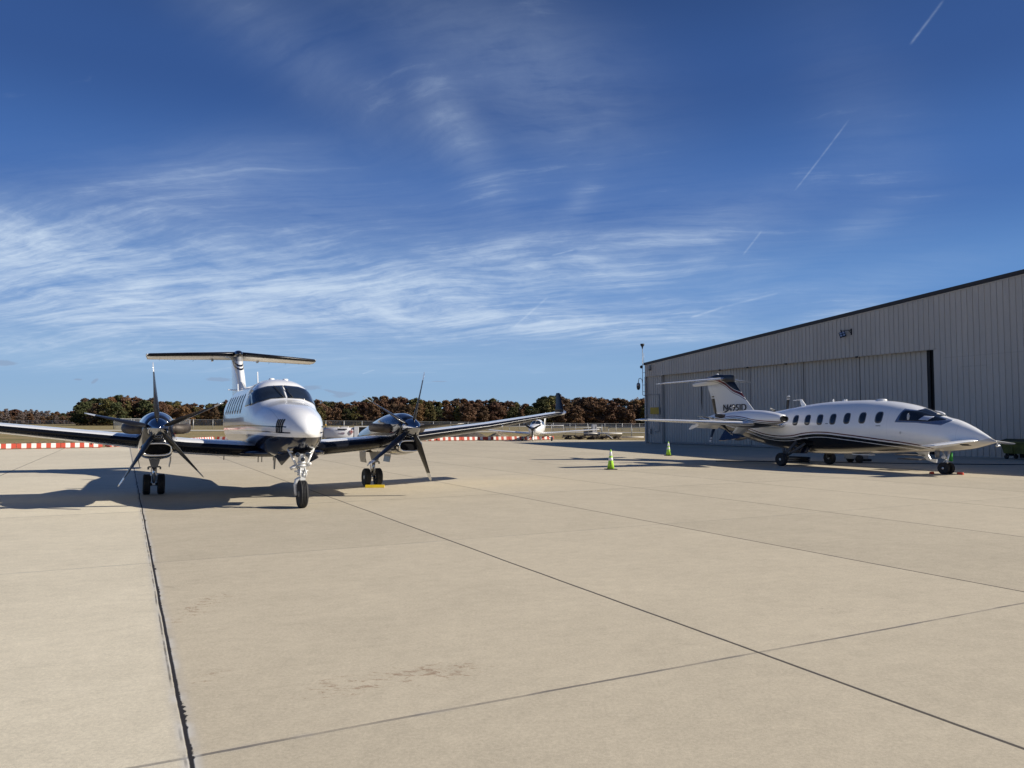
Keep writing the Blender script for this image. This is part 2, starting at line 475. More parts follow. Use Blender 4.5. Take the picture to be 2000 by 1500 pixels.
# ------------------------------------------------------------------ ground
G_A = 0.4713; G_U = 3.883; G_X0 = -0.0863; G_Y0 = -1.0988; G_R = 1.5505
def concrete():
    m, nt, b = new_mat('concrete_apron')
    P = poscoord(nt); x, y, z = xyz(nt, P)
    c, s = math.cos(G_A), math.sin(G_A)
    wob = noise(nt, P, 7.0, 6, 0.7)
    wob2 = noise(nt, P, 0.5, 2)
    gx = (x * c + y * s) * (1 / G_U) + G_X0
    gy = (y * c - x * s) * (1 / G_U) + G_Y0
    w1 = (wob - 0.5) * 0.0022 + (wob2 - 0.5) * 0.008
    fx = ((gx + w1 + 0.5).frac() - 0.5).abs() * G_U          # metres to nearest long joint
    ry = gy * (1 / G_R)
    fy = ((ry + w1 * 0.8 + 0.5).frac() - 0.5).abs() * (G_U * G_R)
    isA = (gx.abs()).lt(0.4)
    rough = noise(nt, P, 17, 5, 0.62)
    patchy = noise(nt, P, 0.8, 3, 0.6); mid0 = noise(nt, P, 2.5, 3)
    # long joints: A wide with broken edges, the others hair-thin
    wA = 0.009 + (rough - 0.40).max(0.0) * (patchy.ss(0.48, 0.66)) * 0.11 + (mid0 - .5) * .006
    sidex = (((gx + w1 + 0.5).frac() - 0.5) * G_U)
    jA = ((wA - fx).ss(-0.004, 0.004) * sidex.gt(0.0)).max((0.011 - fx).ss(-0.004, 0.004)) * isA
    jA2 = (0.006 - (sidex + 0.026).abs()).ss(-0.004, 0.003) * isA * noise(nt, P, 2.2, 4).ss(.4, .6)
    jx = (0.015 - fx).ss(-0.004, 0.004) * (1 - isA) * 0.85
    jy = (0.013 - fy).ss(-0.006, 0.004) * noise(nt, P, 1.7, 4).ss(0.36, 0.6, 0.45, 0.95) * (1.0 - ((ry - 1.0).abs()).lt(0.4) * 0.6) * (1.0 - (ry.abs()).lt(0.4) * 0.25)
    nearx = (0.10 - fx).ss(0, 0.10) * isA
    nearall = (0.05 - fx.min(fy)).ss(0, 0.05)
    joint = jA.max(jx).max(jy)
    # slab to slab tone
    wn = nt.nodes.new('ShaderNodeTexWhiteNoise'); wn.noise_dimensions = '2D'
    nt.links.new(comb(nt, gx.floor(), ry.floor()), wn.inputs['Vector'])
    slab = E(nt, wn.outputs['Value'])
    big = noise(nt, P, 0.18, 4, 0.6); mid = noise(nt, P, 1.1, 6, 0.62)
    bx = x * c + y * s; by = y * c - x * s
    brush = noise(nt, comb(nt, bx * 1.6, by * 3.2), 1.9, 9, 0.70)
    mott = noise(nt, P, 9.0, 6, 0.72)
    fine = noise(nt, P, 42, 5, 0.8); grit = noise(nt, P, 230, 2, 0.7)
    tone = (slab - 0.5) * 0.11 + (big - 0.5) * 0.22 + (mid - 0.5) * 0.26 + (brush - 0.5) * 0.30 + (mott - 0.5) * 0.34 + (fine - 0.5) * 0.85 + (grit - 0.5) * 0.75 + 0.03
    # the slabs left of the broken joint are a little paler and greener
    left = gx.lt(0.0)
    base = mixc(nt, left, (0.456, 0.400, 0.300), (0.575, 0.518, 0.400))
    hs = nt.nodes.new('ShaderNodeHueSaturation'); nt.links.new(base, hs.inputs['Color'])
    setin(nt, hs.inputs['Value'], tone + 1.0)
    col = hs.outputs[0]
    # rust-brown stains
    stn = noise(nt, comb(nt, x * 3.5, y * 7.0, 3.0), 2.4, 9, 0.82, 0.6)
    def blob(cx, cy, rx, ry_):
        p = (x - cx) * (1 / rx); q = (y - cy) * (1 / ry_)
        return ((p * p + q * q) * -1.0).exp()
    reg = blob(-2.05, 5.2, .22, .35) + blob(-1.2, 4.9, .35, .3) + blob(-0.75, 5.2, .4, .3) + blob(-0.35, 5.35, .3, .2) + blob(-2.9, 7.0, .25, 1.0) + blob(-1.9, 7.5, 1.2, .5) * .5
    rust = (stn * 1.0 + reg.min(1.2) * 0.14 - 0.665).ss(0.0, 0.07) * reg.min(1.0) * 0.60
    col = mixc(nt, rust, col, (0.20, 0.115, 0.065))
    # faint grey-green scuffs and oil spots
    oil = noise(nt, P, 0.9, 7, 0.7, 1.2).ss(0.66, 0.80) * 0.20
    col = mixc(nt, oil, col, (0.17, 0.155, 0.125))
    spots = noise(nt, P, 14, 2, 0.5).ss(0.78, 0.82) * 0.55
    col = mixc(nt, spots, col, (0.12, 0.10, 0.08))
    hair = noise(nt, comb(nt, x * 0.5, y), 2.2, 8, 0.72, 1.5)
    crack = (0.006 - (hair - 0.5).abs()).ss(-0.003, 0.004) * noise(nt, P, 0.45, 3).ss(0.60, 0.72) * 0.45
    col = mixc(nt, crack, col, (0.13, 0.11, 0.09))
    # pale sealed rim along joints
    rim = nearall * noise(nt, P, 3.0, 4).ss(0.45, 0.7) * 0.30
    col = mixc(nt, rim, col, (0.34, 0.33, 0.32))
    col = mixc(nt, nearx * 0.35 * (1 - jA), col, (0.36, 0.35, 0.34))
    col = mixc(nt, jy, col, (0.075, 0.070, 0.075))
    col = mixc(nt, (nearx - .35).max(0.0) * 1.2 * noise(nt, P, 3.4, 5).ss(.40, .62), col, (0.56, 0.54, 0.50))
    col = mixc(nt, jA.max(jx).max(jA2 * .7), col, (0.022, 0.020, 0.022))
    nt.links.new(col, b.inputs['Base Color'])
    b.inputs['Roughness'].default_value = 0.88
    b.inputs['Specular IOR Level'].default_value = 0.25
    h = fine * 0.4 + grit * 0.35 + brush * 0.5 - joint * 3.0 + mid * .3
    nt.links.new(bump(nt, h, 0.35, 0.006), b.inputs['Normal'])
    return m
APRON = concrete()

def terr(x, y):
    """terrain height: falls away a little to the right, rises to the far trees"""
    r = min(max((y - 85) / 100, 0), 1)
    r = r * r * (3 - 2 * r)
    far = min(max((y - 230) / 250, 0), 1)
    k = min(max((x + 60) / 130, 0), 1)
    return -0.06 + r * (0.2 - 0.85 * k) + far * (0.55 + 0.4 * k)
def grass_mat():
    m, nt, b = new_mat('dry_grass')
    P = poscoord(nt); x, y, z = xyz(nt, P)
    a = noise(nt, comb(nt, x * 0.25, y), 0.09, 6, 0.65); c = noise(nt, comb(nt, x * 0.5, y), 0.9, 6, 0.7); d = noise(nt, P, 6.0, 4, 0.7)
    col = mixc(nt, a.ss(0.35, 0.62), (0.15, 0.145, 0.055), (0.30, 0.225, 0.115))
    col = mixc(nt, c.ss(0.42, 0.75), col, (0.36, 0.28, 0.16))
    col = mixc(nt, d.ss(0.5, 0.8) * 0.6, col, (0.07, 0.07, 0.03))
    nt.links.new(col, b.inputs['Base Color']); b.inputs['Roughness'].default_value = 0.95
    b.inputs['Specular IOR Level'].default_value = 0.1
    nt.links.new(bump(nt, d * 0.6 + c, 0.9, 0.15), b.inputs['Normal'])
    return m
GRASS = grass_mat()
def sheet(name, xs, ys, zf, mat, dz=0.0):
    mb = MB(); nx, ny = len(xs), len(ys)
    v = [(x, y, zf(x, y) + dz) for y in ys for x in xs]
    f = [(j * nx + i, j * nx + i + 1, (j + 1) * nx + i + 1, (j + 1) * nx + i) for j in range(ny - 1) for i in range(nx - 1)]
    mb.add(v, f, 0, True)
    o = mb.build(name, mat, fix=False); tag(o, kind='structure'); return o
xs = [-2600, -1500, -900, -600] + list(range(-400, 401, 20)) + [600, 900, 1500, 2600]
ys = [-600, -200, -60, 0, 40] + list(range(60, 300, 10)) + list(range(300, 620, 40)) + [800, 1200, 2000, 3200]
sheet('ground', xs, ys, terr, GRASS)
mb = MB()
poly = [(-90, -60), (-90, 8), (-33.2, 48.7), (-28.2, 52.4), (-29.6, 73.2), (-9.2, 70.6), (4.4, 76.8), (12.5, 73.2), (30, 80), (90, 80), (90, -60)]
mb.add([(x, y, 0.0) for x, y in poly] + [(x, y, -0.3) for x, y in poly], [tuple(range(len(poly)))] + [(i, (i + 1) % len(poly), len(poly) + (i + 1) % len(poly), len(poly) + i) for i in range(len(poly))])
tag(mb.build('apron', APRON), kind='structure')
TAXI = simple('taxiway_concrete', (0.42, 0.385, 0.31), 0.9, 0, 0, 0.06, 0.5)
sheet('taxiway', list(range(-400, 261, 20)), [146, 150, 154, 158, 162, 166], terr, TAXI, 0.06)

# loose dirt and dead grass behind the barriers
def mound(name, cx, cy, rx, ry, h, mat, seed=0, n=26):
    rnd = random.Random(seed); mb = MB(); v = []
    ph = [rnd.uniform(0, 6.28) for _ in range(6)]
    for j in range(n + 1):
        for i in range(n + 1):
            a, b_ = (i / n * 2 - 1), (j / n * 2 - 1)
            r = math.hypot(a, b_)
            lump = 1 + 0.22 * math.sin(5 * a + ph[0]) * math.sin(4 * b_ + ph[1]) + 0.12 * math.sin(11 * a + ph[2]) * math.cos(9 * b_ + ph[3]) + rnd.uniform(-.09, .09)
            zz_ = h * max(0, (1 - r) * 1.15) ** 0.85 * lump
            v.append((a * rx, b_ * ry, zz_ - 0.06))
    f = [(j * (n + 1) + i, j * (n + 1) + i + 1, (j + 1) * (n + 1) + i + 1, (j + 1) * (n + 1) + i) for j in range(n) for i in range(n)]
    mb.add(v, f, 0, False)
    o = mb.build(name, mat, fix=False); o.location = (cx, cy, terr(cx, cy) + 0.03)
    return o
DIRT = simple('dark_soil', (0.075, 0.062, 0.05), 0.95, 0, 0, 0.4, 4, 0.8, 14)
RUBBLE = simple('rubble', (0.20, 0.16, 0.11), 0.95, 0, 0, 0.5, 3, 0.8, 14)
tag(mound('soil_heap', -5.6, 93, 2.6, 1.6, 0.95, DIRT, 1), 'dark pointed heap of soil on the grass behind the red and white barriers', 'soil heap')
tag(mound('rubble_heap', -1.6, 91, 1.5, 1.0, 0.62, RUBBLE, 2), 'small brown rubble heap right of the dark soil heap', 'rubble heap')
tag(mound('dry_grass_bank', -33.0, 58, 8.5, 2.0, 0.42, simple('dead_grass', (0.22, 0.165, 0.09), 0.95, 0, 0, 0.5, 5, .8, 10), 3, 44), kind='stuff', label='low bank of dead grass behind the left barriers', cat='dry grass')

# ------------------------------------------------------------------ hangar
def cladding_mat(name, col):
    m, nt, b = new_mat(name)
    oc = objcoord(nt); x, y, z = xyz(nt, oc)
    big = noise(nt, oc, 0.35, 4, 0.6); run = noise(nt, comb(nt, x * 3.0, 0.0, z * 0.25), 1.5, 6, 0.7)
    fine = noise(nt, comb(nt, x * 8, y * 8, z * 1.5), 2.0, 4, 0.7)
    pan = (x * (1 / 0.915)).floor()
    wn = nt.nodes.new('ShaderNodeTexWhiteNoise'); wn.noise_dimensions = '1D'; nt.links.new(pan.v, wn.inputs['W'])
    t = (E(nt, wn.outputs['Value']) - .5) * 0.08 + (big - .5) * 0.20 + (run - .5) * 0.28 + (fine - .5) * 0.16
    hs = nt.nodes.new('ShaderNodeHueSaturation'); hs.inputs['Color'].default_value = col + (1,)
    setin(nt, hs.inputs['Value'], t + 1.0)
    grime = (0.9 - z).ss(0.0, 1.0) * run.ss(0.4, 0.7) * 0.35
    c2 = mixc(nt, grime, hs.outputs[0], (0.16, 0.145, 0.125))
    # faint horizontal lap line and a scuff
    lap = (0.02 - (z - 5.1).abs()).ss(-0.01, 0.01) * x.gt(27.0) * 0.15
    sc = (0.04 - (z - 4.57).abs()).ss(-0.01, 0.03) * (x - 27.9).ss(0, .2) * (29.4 - x).ss(0, .2) * fine.ss(.35, .6) * 0.25
    c3 = mixc(nt, lap.max(sc), c2, (0.13, 0.12, 0.11))
    nt.links.new(c3, b.inputs['Base Color'])
    b.inputs['Roughness'].default_value = 0.42
    b.inputs['Metallic'].default_value = 0.0
    nt.links.new(bump(nt, big + fine * .1, 0.25, 0.02), b.inputs['Normal'])
    return m
CLAD = cladding_mat('ribbed_cladding', (0.50, 0.455, 0.40))
CLADD = cladding_mat('door_cladding', (0.475, 0.435, 0.385))
TRIM = simple('dark_bronze_trim', (0.022, 0.017, 0.016), 0.5, 0, 0, 0.1)
SEAL = simple('black_rubber_seal', (0.012, 0.013, 0.014), 0.7, 0, 0, 0.1)
GALV = simple('galvanised_steel', (0.30, 0.30, 0.30), 0.5, 0.6, 0, 0.15)

W_A = 0.43311
hangar = empty('hangar', (11.3, 64.2, 0), W_A - PI / 2)
tag(hangar, 'large beige ribbed metal hangar with closed sliding doors, filling the right side', 'hangar')
SLOPE = 0.0707; APEX = 33.0; WLEN = 66.0
def roof_z(x): return 6.62 + SLOPE * x if x <= APEX else 6.62 + SLOPE * (2 * APEX - x)
def ribbed(mb, x0, x1, zb, zt, y, pitch=0.305, out=0.044, off=0.0, minor=True):
    pts = []
    k = math.ceil((x0 - off) / pitch)
    pts.append((x0, 0))
    while off + k * pitch < x1 - 0.06:
        c = off + k * pitch
        if c - 0.05 > x0:
            pts += [(c - 0.034, 0), (c - 0.020, -out), (c + 0.020, -out), (c + 0.034, 0)]
            if minor:
                for q in (0.115, 0.19):
                    if c + q + .015 < x1: pts += [(c + q - 0.012, 0), (c + q, -0.006), (c + q + 0.012, 0)]
        k += 1
    pts.append((x1, 0))
    v = []; f = []
    for (px_, d) in pts:
        v.append((px_, y + d, zb(px_) if callable(zb) else zb)); v.append((px_, y + d, zt(px_) if callable(zt) else zt))
    for i in range(len(pts) - 1): f.append((2 * i, 2 * i + 2, 2 * i + 3, 2 * i + 1))
    mb.add(v, f, 0)
DL, DR, HZ = 2.17, 26.42, 5.62
mb = MB(); ribbed(mb, 0.0, DL, 0.03, HZ - .02, 0.16); mb.build('wall', CLAD, hangar, False)['label'] = 'narrow ribbed wall left of the doors'
mb = MB(); ribbed(mb, 0.0, DR + 0.25, HZ, lambda x: roof_z(x) - 0.04, 0.0); mb.box(0, DR + .25, 0.0, 0.10, HZ - 0.03, HZ - 0.004); mb.build('wall', CLAD, hangar, False)['label'] = 'ribbed wall band above the doors'
mb = MB(); ribbed(mb, DR + 0.25, WLEN, 0.03, lambda x: roof_z(x) - 0.04, 0.0); mb.build('wall', CLAD, hangar, False)['label'] = 'tall ribbed wall right of the doors'
mb = MB(); mb.box(-0.03, 0.0, -0.02, 30, 0.0, 6.55); mb.box(WLEN, WLEN + .03, 0, 30, 0, 6.55); mb.box(0, WLEN, 30, 30.1, 0, 6.55); mb.build('wall', CLAD, hangar)['label'] = 'end and back walls'
# base flashing, corner trim
mb = MB(); mb.box(DR + 0.25, WLEN, -0.02, 0.02, 0, 0.028); mb.box(-0.05, 0.07, -0.045, -0.036 + .075, 0, HZ - .03); mb.build('corner_trim', simple('corner_flashing', (0.42, 0.40, 0.37), .4), hangar)
# roof: dark fascia follows the slope
mb = MB()
for a, b_ in ((-0.12, APEX), (APEX, WLEN + .12)):
    za, zb_ = roof_z(a), roof_z(b_)
    mb.prism([(a, za - 0.03), (b_, zb_ - 0.03), (b_, zb_ + 0.17), (a, za + 0.17)], 'y', -0.10, 30.4)
rf = mb.build('roof', TRIM, hangar)
mb = MB()
for a, b_ in ((-0.12, APEX), (APEX, WLEN + .12)):
    za, zb_ = roof_z(a), roof_z(b_)
    mb.prism([(a, za + 0.175), (b_, zb_ + 0.175), (b_, zb_ + 0.20), (a, za + 0.20)], 'y', 0.02, 30.2)
mb.build('roof_sheet', CLAD, rf)
mb = MB(); mb.prism([(-0.0, roof_z(0) - .10), (APEX, roof_z(APEX) - .10), (APEX, roof_z(APEX) - .045), (0, roof_z(0) - .045)], 'y', -0.05, -0.036); mb.build('eave_trim', CLAD, rf)
# doors
seams = [DL, 7.38, 12.23, 17.08, 21.45, DR - 0.62]
for i in range(5):
    a, b_ = seams[i], seams[i + 1]
    yy = 0.36 if i % 2 == 0 else 0.385
    mb = MB(); ribbed(mb, a + .02, b_ + (0.02 if i % 2 else -.0), 0.05, HZ + .1, yy, 0.305, 0.048, 0.13)
    d = mb.build('door', CLADD, hangar, False)
    mb = MB()
    mb.box(a + .008, a + .020, yy - .03, yy + .02, 0.04, HZ + .08)
    mb.build('door_seam', SEAL, d)
    mb = MB(); mb.box(a + .03, b_ - .06, yy - .06, yy - .035, 0.03, 0.16)
    mb.build('door_sill', GREYPAINT, d)
mb = MB(); mb.box(DR - .60, DR + .0, 0.37, 0.62, 0, HZ + .1); mb.box(DR - .40, DR - .36, .26, .365, 0, HZ); mb.build('door_jamb', SEAL, hangar)
mb = MB(); mb.box(DR + .02, DR + .25, 0.035, 0.62, 0, HZ - .035); mb.box(DL - .06, DL, 0.062, .6, 0, HZ - .035); mb.build('door_post', CLAD, hangar)
mb = MB(); mb.box(DL, DR, 0.10, 0.30, HZ + .0, HZ + 0.14); mb.box(DL - .0, DR, .70, .8, 0.0, HZ + .3); mb.build('door_track', SEAL, hangar)
# stains / dents on the doors: torn rubber strip hanging
mb = MB(); mb.tube([(7.0, .30, 4.6), (7.03, .29, 4.0), (6.99, .30, 3.3), (7.06, .29, 2.7)], [.02, .035, .03, .008], 0, 6); mb.build('torn_strip', SEAL, hangar)
mb = MB()
for k, (xx, zz_) in enumerate(((15.9, HZ - .05), (9.4, HZ - .04), (21.5, HZ - .03), (12.3, HZ - .05))): mb.box(xx, xx + .16, -.05, .02, zz_ - .05, zz_ + .03)
mb.build('track_bracket', SEAL, hangar)
mb = MB(); mb.tube([(.15, -.03, 4.1), (2.0, -.03, 4.02)], .022, 0, 6); mb.tube([(1.35, -.02, 1.0), (1.9, -.02, 1.0), (1.98, -.02, 1.15), (1.98, -.02, 4.0)], .03, 0, 6)
mb.box(.55, .72, -.05, .05, 0.75, 1.2); mb.build('conduit', GALV, hangar)
# yellow sign
mb = MB(); mb.box(0.72, 1.98, -0.035, -0.012, 2.42, 2.98); sg = mb.build('warning_sign', simple('faded_yellow_sign', (0.42, 0.28, 0.012), 0.6, 0, 0, 0.12, 2), None, M=Matrix.Identity(4))
sg.location = hangar.location; sg.rotation_euler = hangar.rotation_euler
tag(sg, 'faded yellow rectangular sign on the hangar corner wall beside the doors', 'sign')
# floodlight on the wall
fl = empty('wall_floodlight', (hangar.location.x, hangar.location.y, 0), W_A - PI / 2)
tag(fl, 'black floodlight with four lenses hanging from a bracket high on the hangar wall', 'floodlight')
mb = MB(); mb.tube([(21.25, -.02, 7.22), (21.0, -.14, 7.22), (20.85, -.32, 7.22)], .02, 0, 6); mb.tube([(21.2, -.0, 7.02), (21.12, -.10, 7.2)], .018, 0, 6); mb.box(21.22, 21.27, -.06, 0.0, 6.92, 7.30); mb.build('bracket', SEAL, fl)
Mh = Matrix.Translation((20.85, -.32, 6.98)) @ Matrix.Scale(0.68, 4) @ Matrix.Rotation(0.7, 4, 'Z') @ Matrix.Rotation(-0.28, 4, 'Y') @ Matrix.Rotation(-0.35, 4, 'X')
mb = MB(); mb.box(-.26, .26, -.05, .10, -.24, .24, 0, Mh); mb.box(-.05, .05, -.03, .12, .2, .48, 0, Mh); hd = mb.build('lamp_head', SEAL, fl, bevel=.01)
for sx in (-1, 1):
    for sz in (-1, 1):
        mb = MB(); mb.box(sx * .12 - .085, sx * .12 + .085, -.058, -.045, sz * .11 - .075, sz * .11 + .075, 0, Mh); mb.build('lens', ALU, hd)
# mast with weather sensor and dome camera at the corner
mast = empty('camera_mast', (11.25, 64.28, 0), W_A - PI / 2)
tag(mast, 'slim grey mast with a black sensor cone on top, at the left hangar corner', 'mast')
mb = MB(); mb.tube([(-.10, -.12, 4.05), (-.10, -.12, 8.1)], .026, 0, 8); mb.tube([(.06, -.1, 6.6), (.06, -.1, 7.6)], .018, 0, 6); mb.build('pole', GALV, mast)
mb = MB(); mb.lathe([(.03, 7.98), (.07, 8.15), (.17, 8.3), (.17, 8.42), (.02, 8.44)], 'z', (-.1, -.12, 0), 14); mb.build('sensor_head', SEAL, mast)
mb = MB(); mb.lathe([(.02, 6.32), (.12, 6.36), (.13, 6.52), (.02, 6.6)], 'z', (-.26, -.12, 0), 12); mb.build('junction_box', SEAL, mast)
mb = MB(); mb.tube([(-.1, -.12, 4.05), (0.2, -.08, 4.0)], .03, 0, 6)
for zz_ in (4.35, 5.95, 4.9): mb.tube([(-.1, -.12, zz_), (.15, -.03, zz_)], .02, 0, 6)
mb.build('clamp', GALV, mast)
cm = empty('dome_camera', (11.25, 64.28, 0), W_A - PI / 2)
tag(cm, 'black dome security camera on a curved arm of the hangar corner mast', 'camera')
mb = MB(); mb.tube([(-.12, -.12, 5.1), (-.16, -.14, 5.35), (-.30, -.2, 5.5), (-.45, -.26, 5.45), (-.5, -.28, 5.2), (-.5, -.28, 5.05)], .03, 0, 8); mb.build('arm', GALV, cm)
mb = MB(); mb.lathe([(.03, 5.12), (.12, 5.08), (.16, 4.95), (.165, 4.78), (.02, 4.77)], 'z', (-.5, -.28, 0), 16); mb.build('housing', GALV, cm)
mb = MB(); mb.lathe([(.16, 4.775), (.155, 4.66), (.12, 4.56), (.06, 4.5), (.01, 4.49)], 'z', (-.5, -.28, 0), 16); mb.build('dome', GLASS, cm)
hl = empty('wall_lamp', (hangar.location.x, hangar.location.y, 0), W_A - PI / 2)
tag(hl, 'small grey lamp under the roof edge at the left corner of the hangar', 'lamp')
mb = MB(); mb.box(.70, .95, -.22, -.04, 6.15, 6.5); mb.build('lamp_body', GALV, hl, bevel=.02)
mb = MB(); mb.box(.73, .92, -.20, -.06, 6.10, 6.147); mb.build('lens', DARK, hl)

# dumpster beside the wall
DUMP = simple('olive_painted_steel', (0.105, 0.115, 0.022), 0.6, 0, 0, 0.25, 3, .2, 20)
dm = empty('dumpster', (23.15, 35.95, 0), W_A - PI / 2)
tag(dm, 'olive green wheeled dumpster against the hangar wall at the right edge', 'dumpster')
mb = MB()
mb.add([(0.08, -.0, .26), (1.95, 0, .26), (1.95, .85, .26), (0.08, .85, .26), (0, -.12, .80), (2.02, -.12, .80), (2.02, .9, .8), (0, .9, .8)], [(0, 1, 2, 3), (4, 7, 6, 5), (0, 4, 5, 1), (2, 6, 7, 3), (0, 3, 7, 4), (1, 5, 6, 2)], 0)
mb.box(-.03, 2.05, -.15, -.121, .74, .82); mb.box(.5, .56, -.11, .02, .3, .8); mb.box(1.3, 1.36, -.11, .02, .3, .8)
mb.build('body', DUMP, dm, bevel=.01)
mb = MB(); mb.prism([(-.14, .83), (-.14, .86), (.4, .95), (.92, .90), (.92, .84)], 'x', -.02, 2.04); mb.build('lid', simple('dark_lid', (0.05, 0.05, 0.014), .6), dm)
for (xx, yy) in ((.18, 0.05), (1.8, .05), (.18, .75), (1.8, .75)):
    mb = MB(); mb.lathe([(.03, -.03), (.10, -.03), (.105, 0), (.10, .03), (.03, .03)], 'y', (xx, yy, .105), 18); mb.box(xx - .025, xx + .025, yy - .05, yy + .05, .1, .27); mb.build('wheel', TYRE, dm)
mb = MB(); mb.box(.3, .5, .0, .1, .16, .27); mb.box(.8, 1.2, .02, .12, .08, .27); mb.box(1.35, 1.45, .02, .6, .05, .27); mb.build('fork_pocket', DARK, dm)

# ------------------------------------------------------------------ cones and chocks
LIME = simple('lime_green_plastic', (0.40, 0.72, 0.04), 0.45, 0, 0.1, 0.05)
REFL = simple('white_reflective_band', (0.78, 0.78, 0.76), 0.4, 0, 0, 0.04)
def make_cone():
    c = empty('traffic_cone', (0, 0, 0))
    def r(z): return 0.135 - 0.112 * (z / 0.73)
    mb = MB(); mb.lathe([(r(0) + .0, .02), (r(.25), .25), (r(.33), .33)] + [(r(.71), .71), (.015, .73)], 'z', (0, 0, 0), 28, matf=lambda i, j: 0); mb.build('cone_body', LIME, c)
    for a, b_ in ((.33, .43), (.50, .65)):
        mb = MB(); mb.lathe([(r(a) + .001, a), (r(a) + .003, a + .002), (r(b_) + .003, b_ - .002), (r(b_) + .001, b_)], 'z', (0, 0, 0), 28); mb.build('reflective_band', REFL, c)
    mb = MB(); mb.box(-.185, .185, -.185, .185, 0.0, 0.03); mb.build('base', TYRE, c, bevel=.008)
    return c
cone = make_cone(); cone.location = (3.60, 27.75, 0); cone.rotation_euler = (0, 0, .3)
tag(cone, 'lime green cone standing nearer, left of the hangar door corner', 'traffic cone', 'lime green cones around the white pusher aircraft')
mb = MB(); mb.box(-.03, .03, -.004, .0, 0, .04)
mk = MB(); 
for k, (dx, dz, w, h) in enumerate(((0, .20, .02, .06), (.02, .14, .012, .05), (-.01, .09, .02, .03))):
    mk.box(-.075 + dx, -.075 + dx + w, -.118, -.105, dz, dz + h)
mk.build('black_marking', SEAL, cone)
cone2 = copy_tree(cone); cone2.location = (8.08, 39.3, 0); cone2.rotation_euler = (0, 0, 1.1)
tag(cone2, 'lime green cone farther back, in front of the sliding hangar doors', 'traffic cone')

YEL = simple('yellow_painted_chock', (0.62, 0.44, 0.015), 0.45, 0, 0.2, 0.08, 9)
REDP = simple('orange_red_chock', (0.62, 0.07, 0.025), 0.5, 0, 0.1, 0.1, 9)
def chock(name, loc, rz, L, w, h, mat, label):
    mb = MB(); mb.prism([(-w / 2, 0), (w / 2, 0), (w * .28, h), (-w * .28, h)], 'x', -L / 2, L / 2)
    o = mb.build(name, mat, bevel=.008); o.location = loc; o.rotation_euler = (0, 0, rz)
    tag(o, label, 'wheel chock'); return o
chock('wheel_chock', (-3.60, 20.02, 0), .10, .50, .11, .075, YEL, 'yellow bar chock in front of the twin wheels under the right propeller')

# ------------------------------------------------------------------ paints
def ka_paint():
    m, nt, b = new_mat('white_over_navy_paint')
    oc = objcoord(nt); x, y, z = xyz(nt, oc)
    zb = curve1d(nt, y, [(-1, 1.405), (0, 1.42), (2, 1.44), (5, 1.42), (8, 1.40), (10, 1.52), (14, 2.2)], -1, 14, 0.5, 2.5)
    d = z - zb
    navy = d.lt(0.0)
    fade = (y * -1 + 9.0).ss(0, 6)
    s1 = (0.013 - (d - 0.085).abs()).gt(0) * y.gt(-0.30); s2 = (0.012 - (d - 0.20).abs()).gt(0) * y.gt(-0.15)
    line = s1.max(s2)
    n = noise(nt, oc, 4, 4)
    w = mixc(nt, n.ss(.3, .7), (0.85, 0.855, 0.855), (0.88, 0.88, 0.875))
    # panel joints: thin darker lines round the nose
    seam = (0.006 - (y - 0.10 - (z - 1.5).abs() * .12).abs()).gt(0).max((0.005 - (y - 1.15 + (z - 1.5) * .25).abs()).gt(0)).max((0.006 - (y - 3.2).abs()).gt(0)).max((0.005 - (x + .42 + y * .05).abs()).gt(0) * y.gt(.12) * y.lt(1.6) * z.gt(1.6)) * 0.30
    scuff = noise(nt, comb(nt, x * 3, y * 1.2, z * 3), 2.4, 7, .7).ss(.58, .75) * .10
    w = mixc(nt, scuff, w, (.45, .44, .42))
    w = mixc(nt, seam, w, (0.3, 0.3, 0.3))
    c = mixc(nt, line, w, (0.02, 0.025, 0.05))
    c = mixc(nt, navy, c, (0.006, 0.011, 0.032))
    nt.links.new(c, b.inputs['Base Color'])
    b.inputs['Roughness'].default_value = 0.2
    b.inputs['Coat Weight'].default_value = 0.7; b.inputs['Coat Roughness'].default_value = 0.03
    nt.links.new(bump(nt, noise(nt, oc, 2.2, 3), 0.05, 0.02), b.inputs['Normal'])
    nt.links.new(bump(nt, noise(nt, oc, 1.4, 2), 0.10, 0.02), b.inputs['Coat Normal'])
    return m
KAPAINT = ka_paint()
